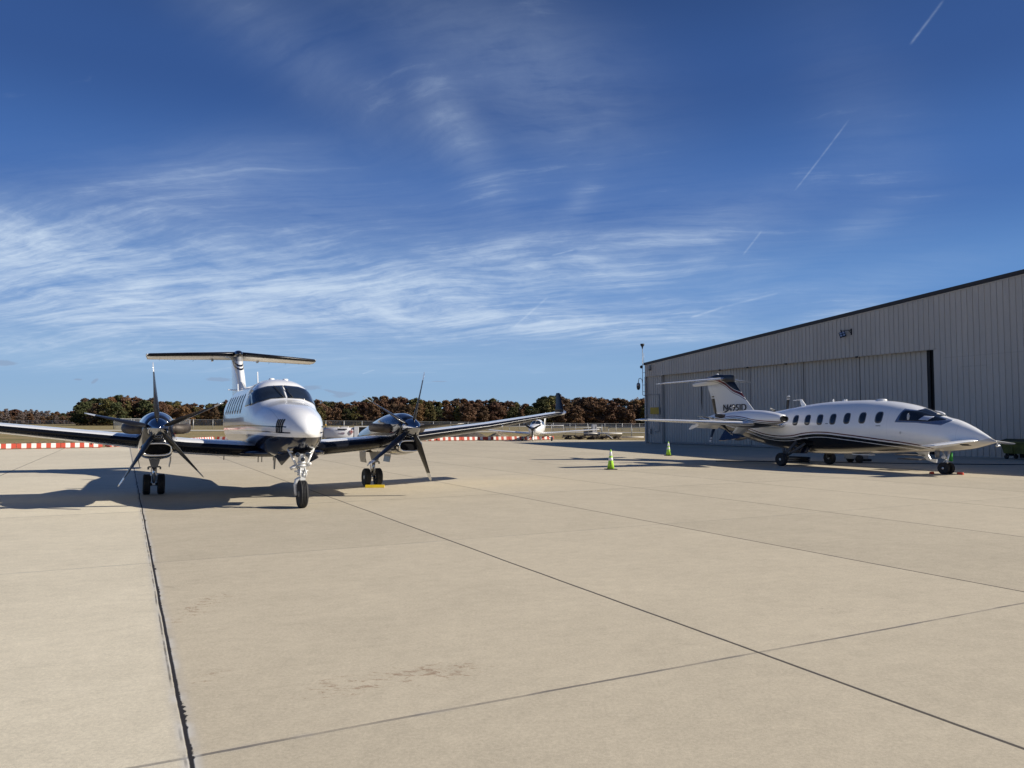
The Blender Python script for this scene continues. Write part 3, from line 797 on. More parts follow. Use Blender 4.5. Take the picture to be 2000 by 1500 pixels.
def pi_paint():
    m, nt, b = new_mat('white_paint_with_sweeping_black_stripes')
    oc = objcoord(nt); x, y, z = xyz(nt, oc)
    T = curve1d(nt, y, [(-2, .70), (-0.2, .80), (.6, .985), (2.16, 1.18), (3.24, 1.29), (4.4, 1.37), (5.15, 1.32), (6.0, 1.20), (7.1, 1.22), (8.6, 1.50), (10.5, 1.86), (13, 2.3)], -2, 13, 0.0, 3.0)
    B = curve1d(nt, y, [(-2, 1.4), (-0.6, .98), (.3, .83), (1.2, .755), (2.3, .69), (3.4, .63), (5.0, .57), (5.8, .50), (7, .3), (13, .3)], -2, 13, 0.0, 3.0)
    d = T - z                       # metres below the top line
    def band(a, c_): return d.gt(a) * d.lt(c_)
    n = noise(nt, oc, 4, 4)
    w = mixc(nt, n.ss(.3, .7), (0.86, 0.865, 0.865), (0.885, 0.885, 0.88))
    seam = (0.003 - (y + 0.62).abs()).gt(0) * 0.3
    door = ((0.004 - ((y - 1.87).abs() - .33).abs()).gt(0) * z.gt(1.3) * z.lt(2.2)) * 0.25
    w = mixc(nt, seam.max(door), w, (0.3, 0.3, 0.3))
    c = mixc(nt, band(0.0, 0.042), w, (0.10, 0.008, 0.012))
    c = mixc(nt, band(0.092, 0.20), c, (0.006, 0.006, 0.008))
    c = mixc(nt, d.gt(0.222), c, (0.006, 0.006, 0.008))
    # wispy second line swooping aft
    w2 = curve1d(nt, y, [(-2, .5), (3, .95), (5.2, 1.10), (6.4, 1.06), (7.4, 1.10), (9, 1.42), (13, 2.0)], -2, 13, 0.0, 3.0)
    c = mixc(nt, (0.008 - (z - w2).abs()).gt(0) * y.gt(5.0), c, (0.6, 0.6, 0.6))
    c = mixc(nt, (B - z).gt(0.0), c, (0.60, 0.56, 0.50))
    nt.links.new(c, b.inputs['Base Color'])
    b.inputs['Roughness'].default_value = 0.2
    b.inputs['Coat Weight'].default_value = 0.6; b.inputs['Coat Roughness'].default_value = 0.02
    nt.links.new(bump(nt, noise(nt, oc, 1.4, 2), 0.10, 0.02), b.inputs['Coat Normal'])
    return m
PIPAINT = pi_paint()
def nac_paint():
    m, nt, b = new_mat('nacelle_white_with_swoosh')
    oc = objcoord(nt); x, y, z = xyz(nt, oc)
    T = curve1d(nt, y, [(5, 1.74), (5.6, 1.77), (6.3, 1.83), (7.0, 1.95), (7.6, 1.99), (8.3, 1.92), (9.2, 1.88)], 5, 9.2, 1.0, 2.5)
    d = T - z
    c = mixc(nt, d.gt(0) * d.lt(.035), (0.86, 0.86, 0.86), (0.10, 0.008, 0.012))
    c = mixc(nt, d.gt(.07) * d.lt(.10), c, (0.008, 0.008, 0.01))
    c = mixc(nt, d.gt(.125), c, (0.006, 0.007, 0.010))
    nt.links.new(c, b.inputs['Base Color'])
    b.inputs['Roughness'].default_value = 0.2
    b.inputs['Coat Weight'].default_value = 1.0; b.inputs['Coat Roughness'].default_value = 0.02
    return m
NACP = nac_paint()
def fin_paint():
    m, nt, b = new_mat('fin_white_with_dark_leading_sweep')
    oc = objcoord(nt); x, y, z = xyz(nt, oc)
    # arc from the leading edge back along the top
    T = curve1d(nt, y, [(9.0, 2.66), (9.35, 2.79), (9.6, 2.92), (10.0, 3.07), (10.6, 3.42), (11.2, 3.62), (12.8, 3.62)], 9.0, 12.8, 2.0, 4.2)
    d = z - T
    w = (0.66, 0.66, 0.65)
    c = mixc(nt, d.gt(-.03) * d.lt(.0), w, (0.16, 0.14, 0.13))
    c = mixc(nt, d.gt(.04), c, (0.11, 0.008, 0.012))
    c = mixc(nt, d.gt(.15), c, (0.7, 0.7, 0.7))
    c = mixc(nt, d.gt(.17), c, (0.007, 0.010, 0.018))
    hinge = (0.006 - (y - 10.75 - (z - 2.2) * .62).abs()).gt(0) * 0.4
    c = mixc(nt, hinge, c, (0.2, 0.2, 0.2))
    nt.links.new(c, b.inputs['Base Color'])
    b.inputs['Roughness'].default_value = 0.4; b.inputs['Coat Weight'].default_value = .15; b.inputs['Coat Roughness'].default_value = 0.03
    return m
FINP = fin_paint()

# ------------------------------------------------------------------ shared aircraft parts
def wheel(name, c, R, w, parent, rim=0.55, n=36):
    """tyre and hub turning about local x, centre c"""
    mb = MB(); h = w / 2
    tread = [(R * .62, -h * .75), (R * .86, -h), (R * .955, -h * .82)]
    g = []
    k = 4
    for i in range(k + 1):
        xx = -h * .62 + i * (h * 1.24 / k)
        if 0 < i < k: g += [(R, xx - .006), (R - .008, xx - .005), (R - .008, xx + .005), (R, xx + .006)]
        else: g += [(R, xx)]
    prof = tread + g + [(R * .955, h * .82), (R * .86, h), (R * .62, h * .75)]
    mb.lathe([(r, x) for r, x in prof], 'x', c, n)
    t = mb.build(name, TYRE, parent)
    return t
def hub(c, R, w, parent, mat=None):
    mb = MB(); h = w / 2
    mb.lathe([(.02, -h * .9), (R * .2, -h * .88), (R * .24, -h * .55), (R * .46, -h * .45), (R * .56, -h * .80), (R * .63, -h * .78), (R * .63, h * .78), (R * .56, h * .8), (R * .46, h * .45), (R * .24, h * .55), (R * .2, h * .88), (.02, h * .9)], 'x', c, 24)
    for k in range(8):
        a = 2 * PI * k / 8
        for s in (-1, 1):
            mb.box(c[0] + s * h * .5 - .006, c[0] + s * h * .5 + .006, c[1] + R * .35 * math.cos(a) - .012, c[1] + R * .35 * math.cos(a) + .012, c[2] + R * .35 * math.sin(a) - .012, c[2] + R * .35 * math.sin(a) + .012, 1)
    return mb.build('rim', [mat or ALU, DARK], parent)
def blade_mesh(mb, c, ang, R, axis=-1, root=0.16, cw=0.20, tipfrac=0.12, feather=0.22, sweep=0.10, bands=None, r_hub=0.16):
    """propeller blade in the x-z plane about centre c, chord mostly along y (feathered)"""
    rs = []; N = 18; M = 12; fr = []
    for i in range(N + 1):
        t = i / N; r = r_hub + (R - r_hub) * t
        ch = (0.07 + (cw - .07) * min(1, t / .22) ** .7) if t < .22 else cw * (1 - .34 * ((t - .22) / .78) ** 1.8)
        if t > .93: ch *= math.sqrt(max(.05, 1 - ((t - .93) / .075) ** 2))
        th = max(.012, .065 * (1 - t) ** 1.4 + .010)
        if t < .1: th = .06
        tw = feather + 0.42 * (1 - t) ** 1.6 - 0.10
        off = sweep * t * t * 1.0
        ring = []
        for k in range(M):
            a = 2 * PI * k / M
            u, v = ch / 2 * math.cos(a), th / 2 * math.sin(a)
            uy = u * math.cos(tw) - v * math.sin(tw); vx = u * math.sin(tw) + v * math.cos(tw)
            px_, pz = vx, r
            x = px_ * math.cos(ang) - pz * math.sin(ang); z = px_ * math.sin(ang) + pz * math.cos(ang)
            ring.append((c[0] + x, c[1] + uy + off, c[2] + z))
        rs.append(ring); fr.append((r - r_hub) / (R - r_hub))
    def mf(i, j):
        t = (i + .5) / N
        if bands:
            for a, b_ in bands:
                if a <= t < b_: return 1
            return 0
        return 1 if t > 1 - tipfrac else 0
    mb.rings(rs, 0, True, matf=mf)

# ================================================================== twin turboprop with T-tail (left)
KA = empty('turboprop_airplane', (-4.22, 15.30, 0), 0.454)
tag(KA, 'white and navy twin-engine turboprop with T-tail and winglets parked at the left', 'airplane')
KL = Loft([  # y, w, zm, zt, zb, nt, nb
    (-0.60, 0.02, 1.52, 1.54, 1.50, 2.0, 2.0), (-0.50, .17, 1.53, 1.68, 1.39, 2.0, 2.0), (-0.30, .29, 1.54, 1.81, 1.27, 2.0, 2.1), (0.0, .40, 1.56, 1.93, 1.16, 2.05, 2.2),
    (0.5, .52, 1.60, 2.045, 1.05, 2.1, 2.3), (1.1, .63, 1.64, 2.13, .98, 2.15, 2.4), (1.75, .71, 1.68, 2.215, .94, 2.2, 2.4), (2.0, .735, 1.70, 2.32, .93, 2.3, 2.4), (2.35, .765, 1.72, 2.52, .92, 2.5, 2.4),
    (2.6, .785, 1.73, 2.645, .915, 2.6, 2.4), (2.95, .80, 1.74, 2.72, .91, 2.5, 2.4), (3.6, .81, 1.75, 2.755, .905, 2.35, 2.4), (5.0, .81, 1.75, 2.75, .905, 2.2, 2.4), (7.6, .80, 1.76, 2.73, .92, 2.2, 2.4),
    (8.8, .70, 1.82, 2.66, 1.05, 2.1, 2.2), (10.2, .50, 1.95, 2.58, 1.36, 2.0, 2.0), (11.8, .27, 2.12, 2.48, 1.75, 2.0, 2.0), (13.0, .08, 2.27, 2.40, 2.10, 2.0, 2.0), (13.2, .02, 2.28, 2.31, 2.25, 2, 2)])
mb = MB(); KL.mesh(mb, 72, 130); mb.build('fuselage', KAPAINT, KA)
# windscreens
fus = bpy.context.scene.collection.objects['fuselage']
FRAME = simple('grey_window_frame', (0.10, 0.105, 0.115), .35, 0, .3)
for s in (-1, 1):
    out = dense([(s * .035, 2.262), (s * .33, 2.245), (s * .60, 2.165), (s * .70, 2.11), (s * .69, 2.25), (s * .672, 2.37), (s * .625, 2.45), (s * .34, 2.525), (s * .035, 2.545)], 4)
    f = lambda u, v: KL.front(u, v, 0.6, 2.98)
    o2 = [(p[0] + (p[0] - s * .35) * .06, p[1] + (p[1] - 2.38) * .11) for p in out]
    mb = MB(); patch(mb, o2, f, (0, -1, .5), .004, 0, 8); wf = mb.build('windscreen_frame', FRAME, KA)
    mb = MB(); patch(mb, out, f, (0, -1, .5), .010, 0, 8); mb.build('windscreen', GLASS, KA)
    # wipers
    mb = MB(); a = f(s * .06 + .0, 2.275); b_ = f(s * .06 - .17 + (0.02 if s > 0 else 0), 2.55) if s > 0 else f(-.22, 2.55)
    p0 = f(s * .10 + .03, 2.265) + Vector((0, -.02, .01)); p1 = f(s * .10 - .12, 2.53) + Vector((0, -.03, .02))
    mb.tube([p0, p1], .008, 0, 6); mb.tube([f(s * .10 - .10, 2.255) + Vector((0, -.02, 0)), p0], .007, 0, 6); mb.build('wiper', SEAL, KA)
    # cockpit side windows
    out = dense([(2.32, 2.10), (2.85, 2.07), (2.86, 2.26), (2.74, 2.40), (2.58, 2.42)], 5)
    g = lambda u, v, s=s: KL.side(u, v, s)
    mb = MB(); patch(mb, out, g, (s, 0, 0), .008); mb.build('side_window', GLASS, KA)
    for i in range(7):
        y0 = 3.45 + .58 * i
        mb = MB(); patch(mb, rrect(y0 - .03, y0 + .33, 1.92, 2.40, 2.6), g, (s, 0, 0), .004); wf = mb.build('cabin_window', FRAME, KA)
        mb = MB(); patch(mb, rrect(y0, y0 + .30, 1.96, 2.37, 2.6), g, (s, 0, 0), .009); mb.build('pane', GLASS, wf)
g = lambda u, v: KL.side(u, v, -1)
lv = empty('louvre_vent', (0, 0, 0)); lv.parent = KA
def bar(y0, z0, y1, z1, w=.03):
    mb = MB(); out = []
    P_ = [g(y0 + (y1 - y0) * t / 6, z0 + (z1 - z0) * t / 6) + Vector((-.009, -.004, 0)) for t in range(7)]
    d = Vector((0, w, 0)) if abs(z1 - z0) > .05 else Vector((0, 0, w))
    vs = []
    for p in P_: vs += [tuple(p), tuple(g(p.y + d.y, p.z + d.z) + Vector((-.009, -.004, 0)))]
    mb.add(vs, [(2 * i, 2 * i + 1, 2 * i + 3, 2 * i + 2) for i in range(6)]); mb.build('louvre', DARK, lv, False)
for i in range(4): bar(-.02 + .082 * i, 1.50, -.005 + .082 * i, 1.775, .052)
# small aerials and vents on the roof
for (xx, yy, h) in ((-.12, 3.35, .05), (.16, 3.1, .045)):
    p = KL.top(xx, yy); mb = MB(); mb.lathe([(.07, -.02), (.065, h * .4), (.05, h * .6), (.01, h * .62)], 'z', tuple(p), 16); mb.build('antenna', WHITE, KA)
mb = MB()
for yy, l, x in ((4.8, .3, -.25), (8.3, .25, -.35)):
    p = KL.top(x, yy); mb.prism([(p.y - .08, p.z - .02), (p.y + .10, p.z - .02), (p.y + .12, p.z + l), (p.y + .04, p.z + l)], 'x', x - .012, x + .012)
mb.build('antenna', WHITE, KA)
mb = MB(); mb.prism([(3.35, .93), (3.62, .93), (3.58, .58), (3.47, .58)], 'x', -.012, .012); mb.build('antenna', GREYPAINT, KA)
mb = MB()
for (xx, yy, l) in ((-.5, 2.6, .13), (-.42, 2.6, .13), (-.15, 2.7, .10), (.5, 2.7, .08), (-1.2, 3.0, .08)):
    mb.tube([(xx, yy, 1.0 if abs(xx) < 1 else 1.06), (xx, yy, .93 - l)], .012, 0, 6)
mb.build('drain_mast', GREYPAINT, KA)
# wing: centre section and outer panels (one mesh per side)
def ka_wing(s):
    mb = MB()
    # (x, yLE, z, chord, t, twist)
    secs = [(s * .55, 2.15, 1.10, 2.55, .16, .03), (s * .95, 2.20, 1.125, 2.50, .155, .03), (s * 2.0, 2.32, 1.20, 2.42, .15, .03), (s * 2.62, 2.45, 1.27, 2.30, .15, .03), (s * 3.2, 2.62, 1.335, 2.15, .145, .03),
            (s * 5.65, 3.37, 1.60, 1.70, .135, .02), (s * 7.6, 3.96, 1.86, 1.30, .12, .0), (s * 8.25, 4.16, 1.95, 1.15, .115, -.01), (s * 8.45, 4.25, 1.975, 1.08, .10, -.01)]
    wing(mb, secs, 30, .15 if s > 0 else .11, up=.095 if s > 0 else .034)
    return mb.build('wing', [WHITE, BOOT], KA)
for s in (-1, 1):
    w = ka_wing(s)
    # tip pod and winglet
    mb = MB(); wing(mb, [(s * 8.44, 4.25, 1.975, 1.08, .10), (s * 8.60, 4.32, 1.985, 1.02, .10), (s * 8.70, 4.44, 2.02, .86, .08), (s * 8.74, 4.56, 2.06, .7, .07)], 14, .05, (0, 1)); mb.build('wing_tip', [ALU, LEMETAL], w)
    mb = MB()
    rs = []
    for (z, y0, c, xo) in ((2.02, 4.44, .56, 8.60), (2.15, 4.55, .46, 8.65), (2.35, 4.70, .37, 8.69), (2.58, 4.86, .28, 8.73), (2.63, 4.92, .20, 8.735)):
        rs.append([(s * xo + b_ * c * .9, y0 + a * c, z) for a, b_ in airfoil(12, .10)])
    xa = [p[0] for p in airfoil(12, .10)]
    mb.rings(rs, 0, True); mb.build('winglet', BOOT, w)
    mb = MB(); mb.box(s * 8.70 - .012 if s > 0 else -8.70 - .030, s * 8.70 + .030 if s > 0 else -8.70 + .012, 4.60, 5.02, 2.235, 2.25); mb.build('winglet_stripe', CHROME, w)
    # flap track fairings, lights, static wicks
    mb = MB(); 
    for xx, yy in ((4.6, 4.9), (6.5, 4.95)): mb.tube([(s * xx, yy - .5, 1.42 + (xx - 4.6) * .13), (s * xx, yy - .1, 1.38 + (xx - 4.6) * .13), (s * xx, yy + .2, 1.45 + (xx - 4.6) * .13)], [.01, .035, .01], 0, 8)
    mb.build('flap_fairing', WHITE, w)
    mb = MB(); mb.tube([(s * 3.9, 3.4, 1.42), (s * 3.9, 3.42, 1.22)], .014, 0, 6); mb.build('drain_mast', GREYPAINT, w)
    for xx, t in ((6.1, 1), (7.4, 2)):
        mb = MB(); u = (xx - 5.65) / 1.95; mb.lathe([(.012, -.03), (.035, .0), (.035, .03), (.01, .04)], 'y', (s * xx, 3.37 + u * .59 - .01, 1.60 + u * .26 - .045), 10); mb.build('stall_light', LEMETAL, w)
# belly fairing where the wing meets the fuselage
FL = Loft([(1.75, .05, 1.02, 1.08, .97, 2, 2), (2.1, .85, 1.02, 1.12, .93, 2.5, 3), (2.6, 1.0, 1.03, 1.18, .905, 3, 3.5), (3.8, 1.02, 1.03, 1.2, .90, 3, 3.5), (4.8, .95, 1.03, 1.18, .905, 3, 3.5), (5.6, .5, 1.02, 1.1, .93, 2.5, 3), (6.2, .04, 1.0, 1.03, .96, 2, 2)])
mb = MB(); FL.mesh(mb, 48, 40); mb.build('belly_fairing', NAVY, KA)

# vertical fin, dorsal fillet, bullet, tailplane
mb = MB()
wing(mb, [(2.30, 9.35, 0, 3.9, .09), (2.62, 9.95, 0, 3.3, .11), (3.25, 10.65, 0, 2.75, .13), (3.95, 11.38, 0, 2.25, .14)], 16, .0, (0, 1), True)
def ka_fin_paint():
    m, nt, b = new_mat('white_fin_with_chevrons')
    oc = objcoord(nt); x, y, z = xyz(nt, oc)
    dist = y - 9.95 - (z - 2.62) * 1.10
    v = None
    for z0 in (3.60, 3.47):
        q = (0.036 - (z - z0 - dist * .42).abs()).gt(0) * dist.lt(.55)
        v = q if v is None else v.max(q)
    v = v.max((z - 3.76 - dist * .2).gt(0) * dist.lt(.5) * .55)
    n = noise(nt, oc, 4, 4)
    c = mixc(nt, v, mixc(nt, n.ss(.3, .7), (.80, .80, .79), (.84, .84, .83)), (.008, .009, .012))
    nt.links.new(c, b.inputs['Base Color'])
    b.inputs['Roughness'].default_value = .22; b.inputs['Coat Weight'].default_value = .6
    return m
fin = mb.build('fin', [ka_fin_paint(), BOOT], KA)
mb = MB(); mb.prism([(8.1, 2.62), (9.9, 2.66), (10.4, 3.05), (9.6, 2.82)], 'x', -.03, .03); mb.build('dorsal_fillet', WHITE, fin)
mb = MB(); mb.lathe([(.01, 11.28), (.07, 11.33), (.125, 11.45), (.16, 11.75), (.17, 12.3), (.14, 12.9), (.05, 13.45), (.01, 13.55)], 'y', (0, 0, 4.02), 24, matf=lambda i, j: 1 if i < 3 else 0); mb.build('tail_bullet', [WHITE, BLACKGLOSS], fin)
for s in (-1, 1):
    mb = MB(); wing(mb, [(0.0 + s * .06, 11.55, 4.05, 1.85, .12, .05), (s * 1.5, 12.05, 4.02, 1.60, .12, .05), (s * 2.72, 12.50, 3.99, 1.35, .12, .05), (s * 2.80, 12.56, 3.985, 1.28, .09, .05)], 18, .075, (0, 1))
    tp = mb.build('tailplane', [simple('tail_underside_white', (.72, .70, .66), .3, 0, .6), BOOT], KA)
    mb = MB(); mb.tube([(s * 2.78, 12.55, 4.0), (s * 2.80, 12.8, 4.0), (s * 2.80, 13.5, 3.97)], [.02, .045, .02], 0, 10); mb.build('tip_fairing', WHITE, tp)
    mb = MB(); mb.box(s * .75 - .03, s * .75 + .03, 12.5, 12.8, 3.84, 3.94); mb.build('hinge_bracket', GREYPAINT, tp)
    mb = MB()
    for xx in (1.3, 1.9, 2.4): mb.tube([(s * xx, 13.60, 3.94), (s * (xx + .01), 13.85, 3.90)], .005, 0, 4)
    mb.build('static_wick', SEAL, tp)
mb = MB()
for s in (-1, 1): mb.prism([(0.0, 2.74), (s * .42, 2.76), (s * .42, 2.785), (0.0, 2.78)], 'y', 12.45 - 2.0, 12.62 - 2.0)
mb.tube([(0, 10.5, 2.5), (0, 10.53, 2.78)], .02, 0, 6)
mb.build('antenna', WHITE, KA)

# engines
def ka_engine(cx, ang0):
    hz = 1.59
    NL = Loft([(1.36, .205, hz, hz + .205, hz - .205, 2, 2), (1.40, .25, hz - .0, hz + .25, hz - .27, 2, 2.0), (1.55, .30, hz - .04, hz + .295, hz - .53, 2.0, 2.4), (1.9, .36, hz - .08, hz + .34, hz - .655, 2.1, 2.5),
               (2.6, .40, hz - .12, hz + .33, hz - .68, 2.2, 2.4), (3.4, .41, hz - .2, hz + .22, hz - .68, 2.2, 2.4), (4.4, .38, hz - .26, hz + .0, hz - .66, 2.2, 2.2), (5.3, .22, hz - .3, hz - .16, hz - .52, 2, 2), (5.8, .04, hz - .3, hz - .26, hz - .36, 2, 2)], cx)
    mb = MB(); NL.mesh(mb, 48, 60)
    na = mb.build('engine_nacelle', NACM, KA)
    # chin inlet with polished lip
    S = 1.30; zc = 1.165
    lip = []
    for (gx_, gz, yy) in ((.275, .135, 1.62), (.292, .150, 1.36), (.288, .146, 1.315), (.268, .127, 1.29), (.245, .105, 1.30), (.230, .090, 1.36)):
        lip.append([(cx + gx_ * math.copysign(abs(math.cos(t)) ** .55, math.cos(t)), yy - .03 * math.cos(t) ** 2 + .0, zc + gz * math.copysign(abs(math.sin(t)) ** .75, math.sin(t))) for t in [2 * PI * k / 40 for k in range(40)]])
    mb = MB(); mb.rings(lip, 0, True, False, False); mb.build('inlet_lip', CHROME, na)
    r2 = [[(p[0], 1.345, p[2]) for p in lip[-1]], [(p[0], 1.6, p[2]) for p in lip[-1]]]
    mb = MB(); mb.rings(r2, 0, False); mb.build('inlet_throat', DARK, na)
    # duct behind the lip fairs into the belly
    rs = []
    for (gx_, gz, yy, dz) in ((.275, .138, 1.40, 0), (.30, .17, 1.6, -.01), (.33, .19, 2.0, -.03), (.35, .19, 2.8, -.04), (.30, .12, 3.6, 0.0)):
        rs.append([(cx + gx_ * math.copysign(abs(math.cos(t)) ** .62, math.cos(t)), yy, zc + dz + gz * math.copysign(abs(math.sin(t)) ** .75, math.sin(t))) for t in [2 * PI * k / 40 for k in range(40)]])
    mb = MB(); mb.rings(rs, 0, True); mb.build('inlet_duct', NACM, na)
    # exhaust stacks on both sides
    for s in (-1, 1):
        pts = [(cx + s * .20, 1.80, hz - .02), (cx + s * .36, 1.84, hz - .02), (cx + s * .50, 1.95, hz - .02), (cx + s * .58, 2.15, hz - .01), (cx + s * .60, 2.42, hz + .0)]
        rs = []
        for i, p in enumerate(pts):
            d = (Vector(pts[min(i + 1, 4)]) - Vector(pts[max(i - 1, 0)])).normalized(); sd = Vector((0, 0, 1)).cross(d)
            rs.append([Vector(p) + sd * .085 * math.cos(t) + Vector((0, 0, 1)) * .105 * math.sin(t) for t in [2 * PI * k / 20 for k in range(20)]])
        mb = MB(); mb.rings(rs, 0, True, True, False); mb.rings([[Vector((cx + s * .60, 2.42, hz)) + (q - Vector((cx + s * .60, 2.42, hz))) * .9 for q in rs[-1]], [q + Vector((0, -.12, 0)) for q in [Vector((cx + s * .60, 2.42, hz)) + (q - Vector((cx + s * .60, 2.42, hz))) * .85 for q in rs[-1]]]], 1, True, False, True)
        mb.build('exhaust_stack', [EXH, DARK], na)
    # spinner
    mb = MB(); mb.lathe([(.004, .86), (.05, .885), (.10, .935), (.15, 1.01), (.185, 1.10), (.205, 1.20), (.210, 1.33), (.205, 1.355)], 'y', (cx, 0, hz), 36); mb.build('spinner', SPIN, na)
    for k in range(5):
        mb = MB(); blade_mesh(mb, (cx, 1.17, hz), ang0 + 2 * PI * k / 5, 1.335, cw=.22, feather=.24, sweep=.10, tipfrac=.13, bands=[(.82, .885), (.90, 1.01)])
        mb.build('propeller_blade', [BLADE, BLADETIP], na)
    return na
def nac_mat():
    m, nt, b = new_mat('black_nacelle_with_pinstripes')
    oc = objcoord(nt); x, y, z = xyz(nt, oc)
    T = curve1d(nt, y, [(1.2, 1.50), (2.0, 1.50), (3.0, 1.56), (4.2, 1.50), (6, 1.40)], 1.2, 6.0, 1.0, 2.0)
    d = z - T
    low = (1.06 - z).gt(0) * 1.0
    c = mixc(nt, (0.006 - (d - .02).abs()).gt(0) * y.gt(1.9), (0.008, 0.009, 0.013), (0.5, 0.5, 0.5))
    c = mixc(nt, (0.010 - (d + .02).abs()).gt(0) * y.gt(1.6), c, (0.13, 0.008, 0.012))
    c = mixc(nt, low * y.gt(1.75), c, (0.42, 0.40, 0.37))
    nt.links.new(c, b.inputs['Base Color'])
    b.inputs['Roughness'].default_value = 0.16; b.inputs['Coat Weight'].default_value = 1.0; b.inputs['Coat Roughness'].default_value = 0.02
    return m
NACM = nac_mat()
n1 = ka_engine(-2.62, math.radians(5)); n1['label'] = 'glossy black engine on the left side of the photo'
n2 = ka_engine(2.70, math.radians(-14)); n2['label'] = 'glossy black engine on the right side of the photo'

# main gear
def ka_main(cx, yy=4.45):
    mb = MB(); 
    mb.tube([(cx, yy - .25, 1.0), (cx, yy - .10, .62)], [.10, .055], 0, 12); mb.tube([(cx, yy - .10, .64), (cx, yy, .30)], .038, 1, 12)
    mb.prism([(cx - .17, 1.0), (cx + .17, 1.0), (cx + .07, .66), (cx - .07, .66)], 'y', yy - .30, yy - .2)
    mb.tube([(cx - .13, yy - .2, .66), (cx + .13, yy - .2, .66)], .018, 0, 8); mb.tube([(cx - .13, yy - .2, .66), (cx - .13, yy - .2, .60)], .02, 0, 8); mb.tube([(cx + .13, yy - .2, .66), (cx + .13, yy - .2, .60)], .02, 0, 8)
    mb.tube([(cx, yy - .12, .52), (cx, yy - .18, .40), (cx, yy - .05, .28)], .022, 0, 8)
    mb.tube([(cx, yy - .05, .9), (cx, yy + .6, 1.05)], .03, 0, 8)
    mb.tube([(cx - .20, yy, .24), (cx + .20, yy, .24)], .04, 1, 12)
    mb.tube([(cx - .06, yy - .05, .62), (cx - .07, yy - .07, .3)], .01, 1, 6); mb.tube([(cx + .05, yy - .07, .62), (cx + .06, yy - .07, .3)], .01, 1, 6)
    g = mb.build('landing_gear', [GREYPAINT, CHROME], KA)
    for s in (-1, 1):
        wheel('wheel', (cx + s * .158, yy, .24), .24, .165, g); hub((cx + s * .158, yy, .24), .24, .15, g)
    for s in (-1, 1):
        mb = MB(); pts = [(cx + s * .30, 1.02), (cx + s * .35, .95), (cx + s * .345, .80), (cx + s * .315, .66), (cx + s * .305, .66), (cx + s * .33, .80), (cx + s * .33, .93), (cx + s * .28, 1.0)]
        mb.prism(pts, 'y', yy - .55, yy + .02); d = mb.build('gear_door', GREYPAINT, g)
    mb = MB(); mb.box(cx - .3, cx + .3, yy - .6, yy + .1, .935, 1.02); mb.build('wheel_well', DARK, g)
    return g
ka_main(-2.62, 4.5); ka_main(2.70, 4.5)
# nose gear
NY = 0.0; R = .275
ng = None
GW = simple('white_gear_enamel', (0.68, 0.68, 0.66), 0.25, 0.1, .5, 0.05)
mb = MB()
mb.tube([(0, .10, 1.25), (0, .04, .80)], [.075, .065], 0, 16); mb.tube([(0, .04, .80), (0, .0, .62)], .05, 0, 16); mb.tube([(0, .0, .70), (0, -.02, .56)], .035, 1, 12)
for s in (-1, 1):
    mb.tube([(s * .26, .15, 1.18), (s * .15, .08, .95), (s * .07, .05, .78)], .024, 0, 8)
    mb.tube([(s * .24, .10, 1.12), (s * .03, .02, 1.12)], .018, 0, 8)
mb.tube([(-.20, .06, .80), (.17, .06, .84)], .022, 0, 8); mb.tube([(-.22, .04, .78), (-.12, .04, .84)], .035, 0, 8); mb.tube([(.12, .03, .86), (.19, .03, .88)], .03, 0, 8)
mb.tube([(-.15, -.02, .73), (.12, -.02, .74)], .016, 0, 8)
for zz_ in (.90, .84, .76, .70, .66): mb.lathe([(.03, -.018), (.085, -.015), (.085, .015), (.03, .018)], 'z', (0, .04, zz_), 16)
mb.tube([(.05, -.02, .80), (.075, -.09, .68), (.045, -.03, .58)], .018, 0, 8); mb.tube([(-.03, -.02, .80), (-.05, -.09, .68), (-.03, -.03, .58)], .018, 0, 8)
mb.box(-.04, .06, -.06, .04, .55, .63)
# single-sided fork curving round the tyre
mb.tube([(.05, -.01, .60), (-.03, -.01, .595), (-.105, -.0, .55), (-.125, .0, .45), (-.12, .0, .33), (-.105, .0, .25)], [.045, .048, .045, .038, .032, .03], 0, 10)
ng = mb.build('nose_gear', [GW, CHROME], KA)
Mn = Matrix.Translation((0.012, 0, 0))
wheel('wheel', (.012, 0, R), R, .17, ng); hub((.012, 0, R), R, .155, ng, GREYPAINT)
for (lx, lz, r) in ((-.10, 1.06, .05), (.095, 1.065, .05), (.0, .965, .045)):
    mb = MB(); mb.lathe([(.015, .05), (r * .8, .03), (r, -.02), (r * .93, -.028), (r * .86, -.018)], 'y', (lx, -.05, lz), 24); L = mb.build('landing_light', CHROME, ng)
    mb = MB(); mb.lathe([(.002, -.030), (r * .5, -.029), (r * .87, -.024), (r * .87, -.014), (.002, -.014)], 'y', (lx, -.05, lz), 24); mb.build('lens', GLASS, L)
for s in (-1, 1):
    mb = MB()
    if s < 0: v = [(-.10, .45, 1.08), (-.125, .85, 1.20), (-.37, 1.0, 1.0), (-.262, .85, .815)]
    else: v = [(.24, .15, 1.18), (.24, .95, 1.08), (.36, .95, .86), (.36, .2, .98)]
    n = (Vector(v[1]) - Vector(v[0])).cross(Vector(v[3]) - Vector(v[0])).normalized() * .012
    vv = [tuple(Vector(p) + n) for p in v] + [tuple(Vector(p) - n) for p in v]
    mb.add(vv, [(0, 1, 2, 3), (7, 6, 5, 4), (0, 4, 5, 1), (1, 5, 6, 2), (2, 6, 7, 3), (3, 7, 4, 0)], 0); mb.build('gear_door', NAVY, ng)
mb = MB(); mb.box(-.17, .17, .0, .9, 1.08, 1.20); mb.build('wheel_well', DARK, ng)

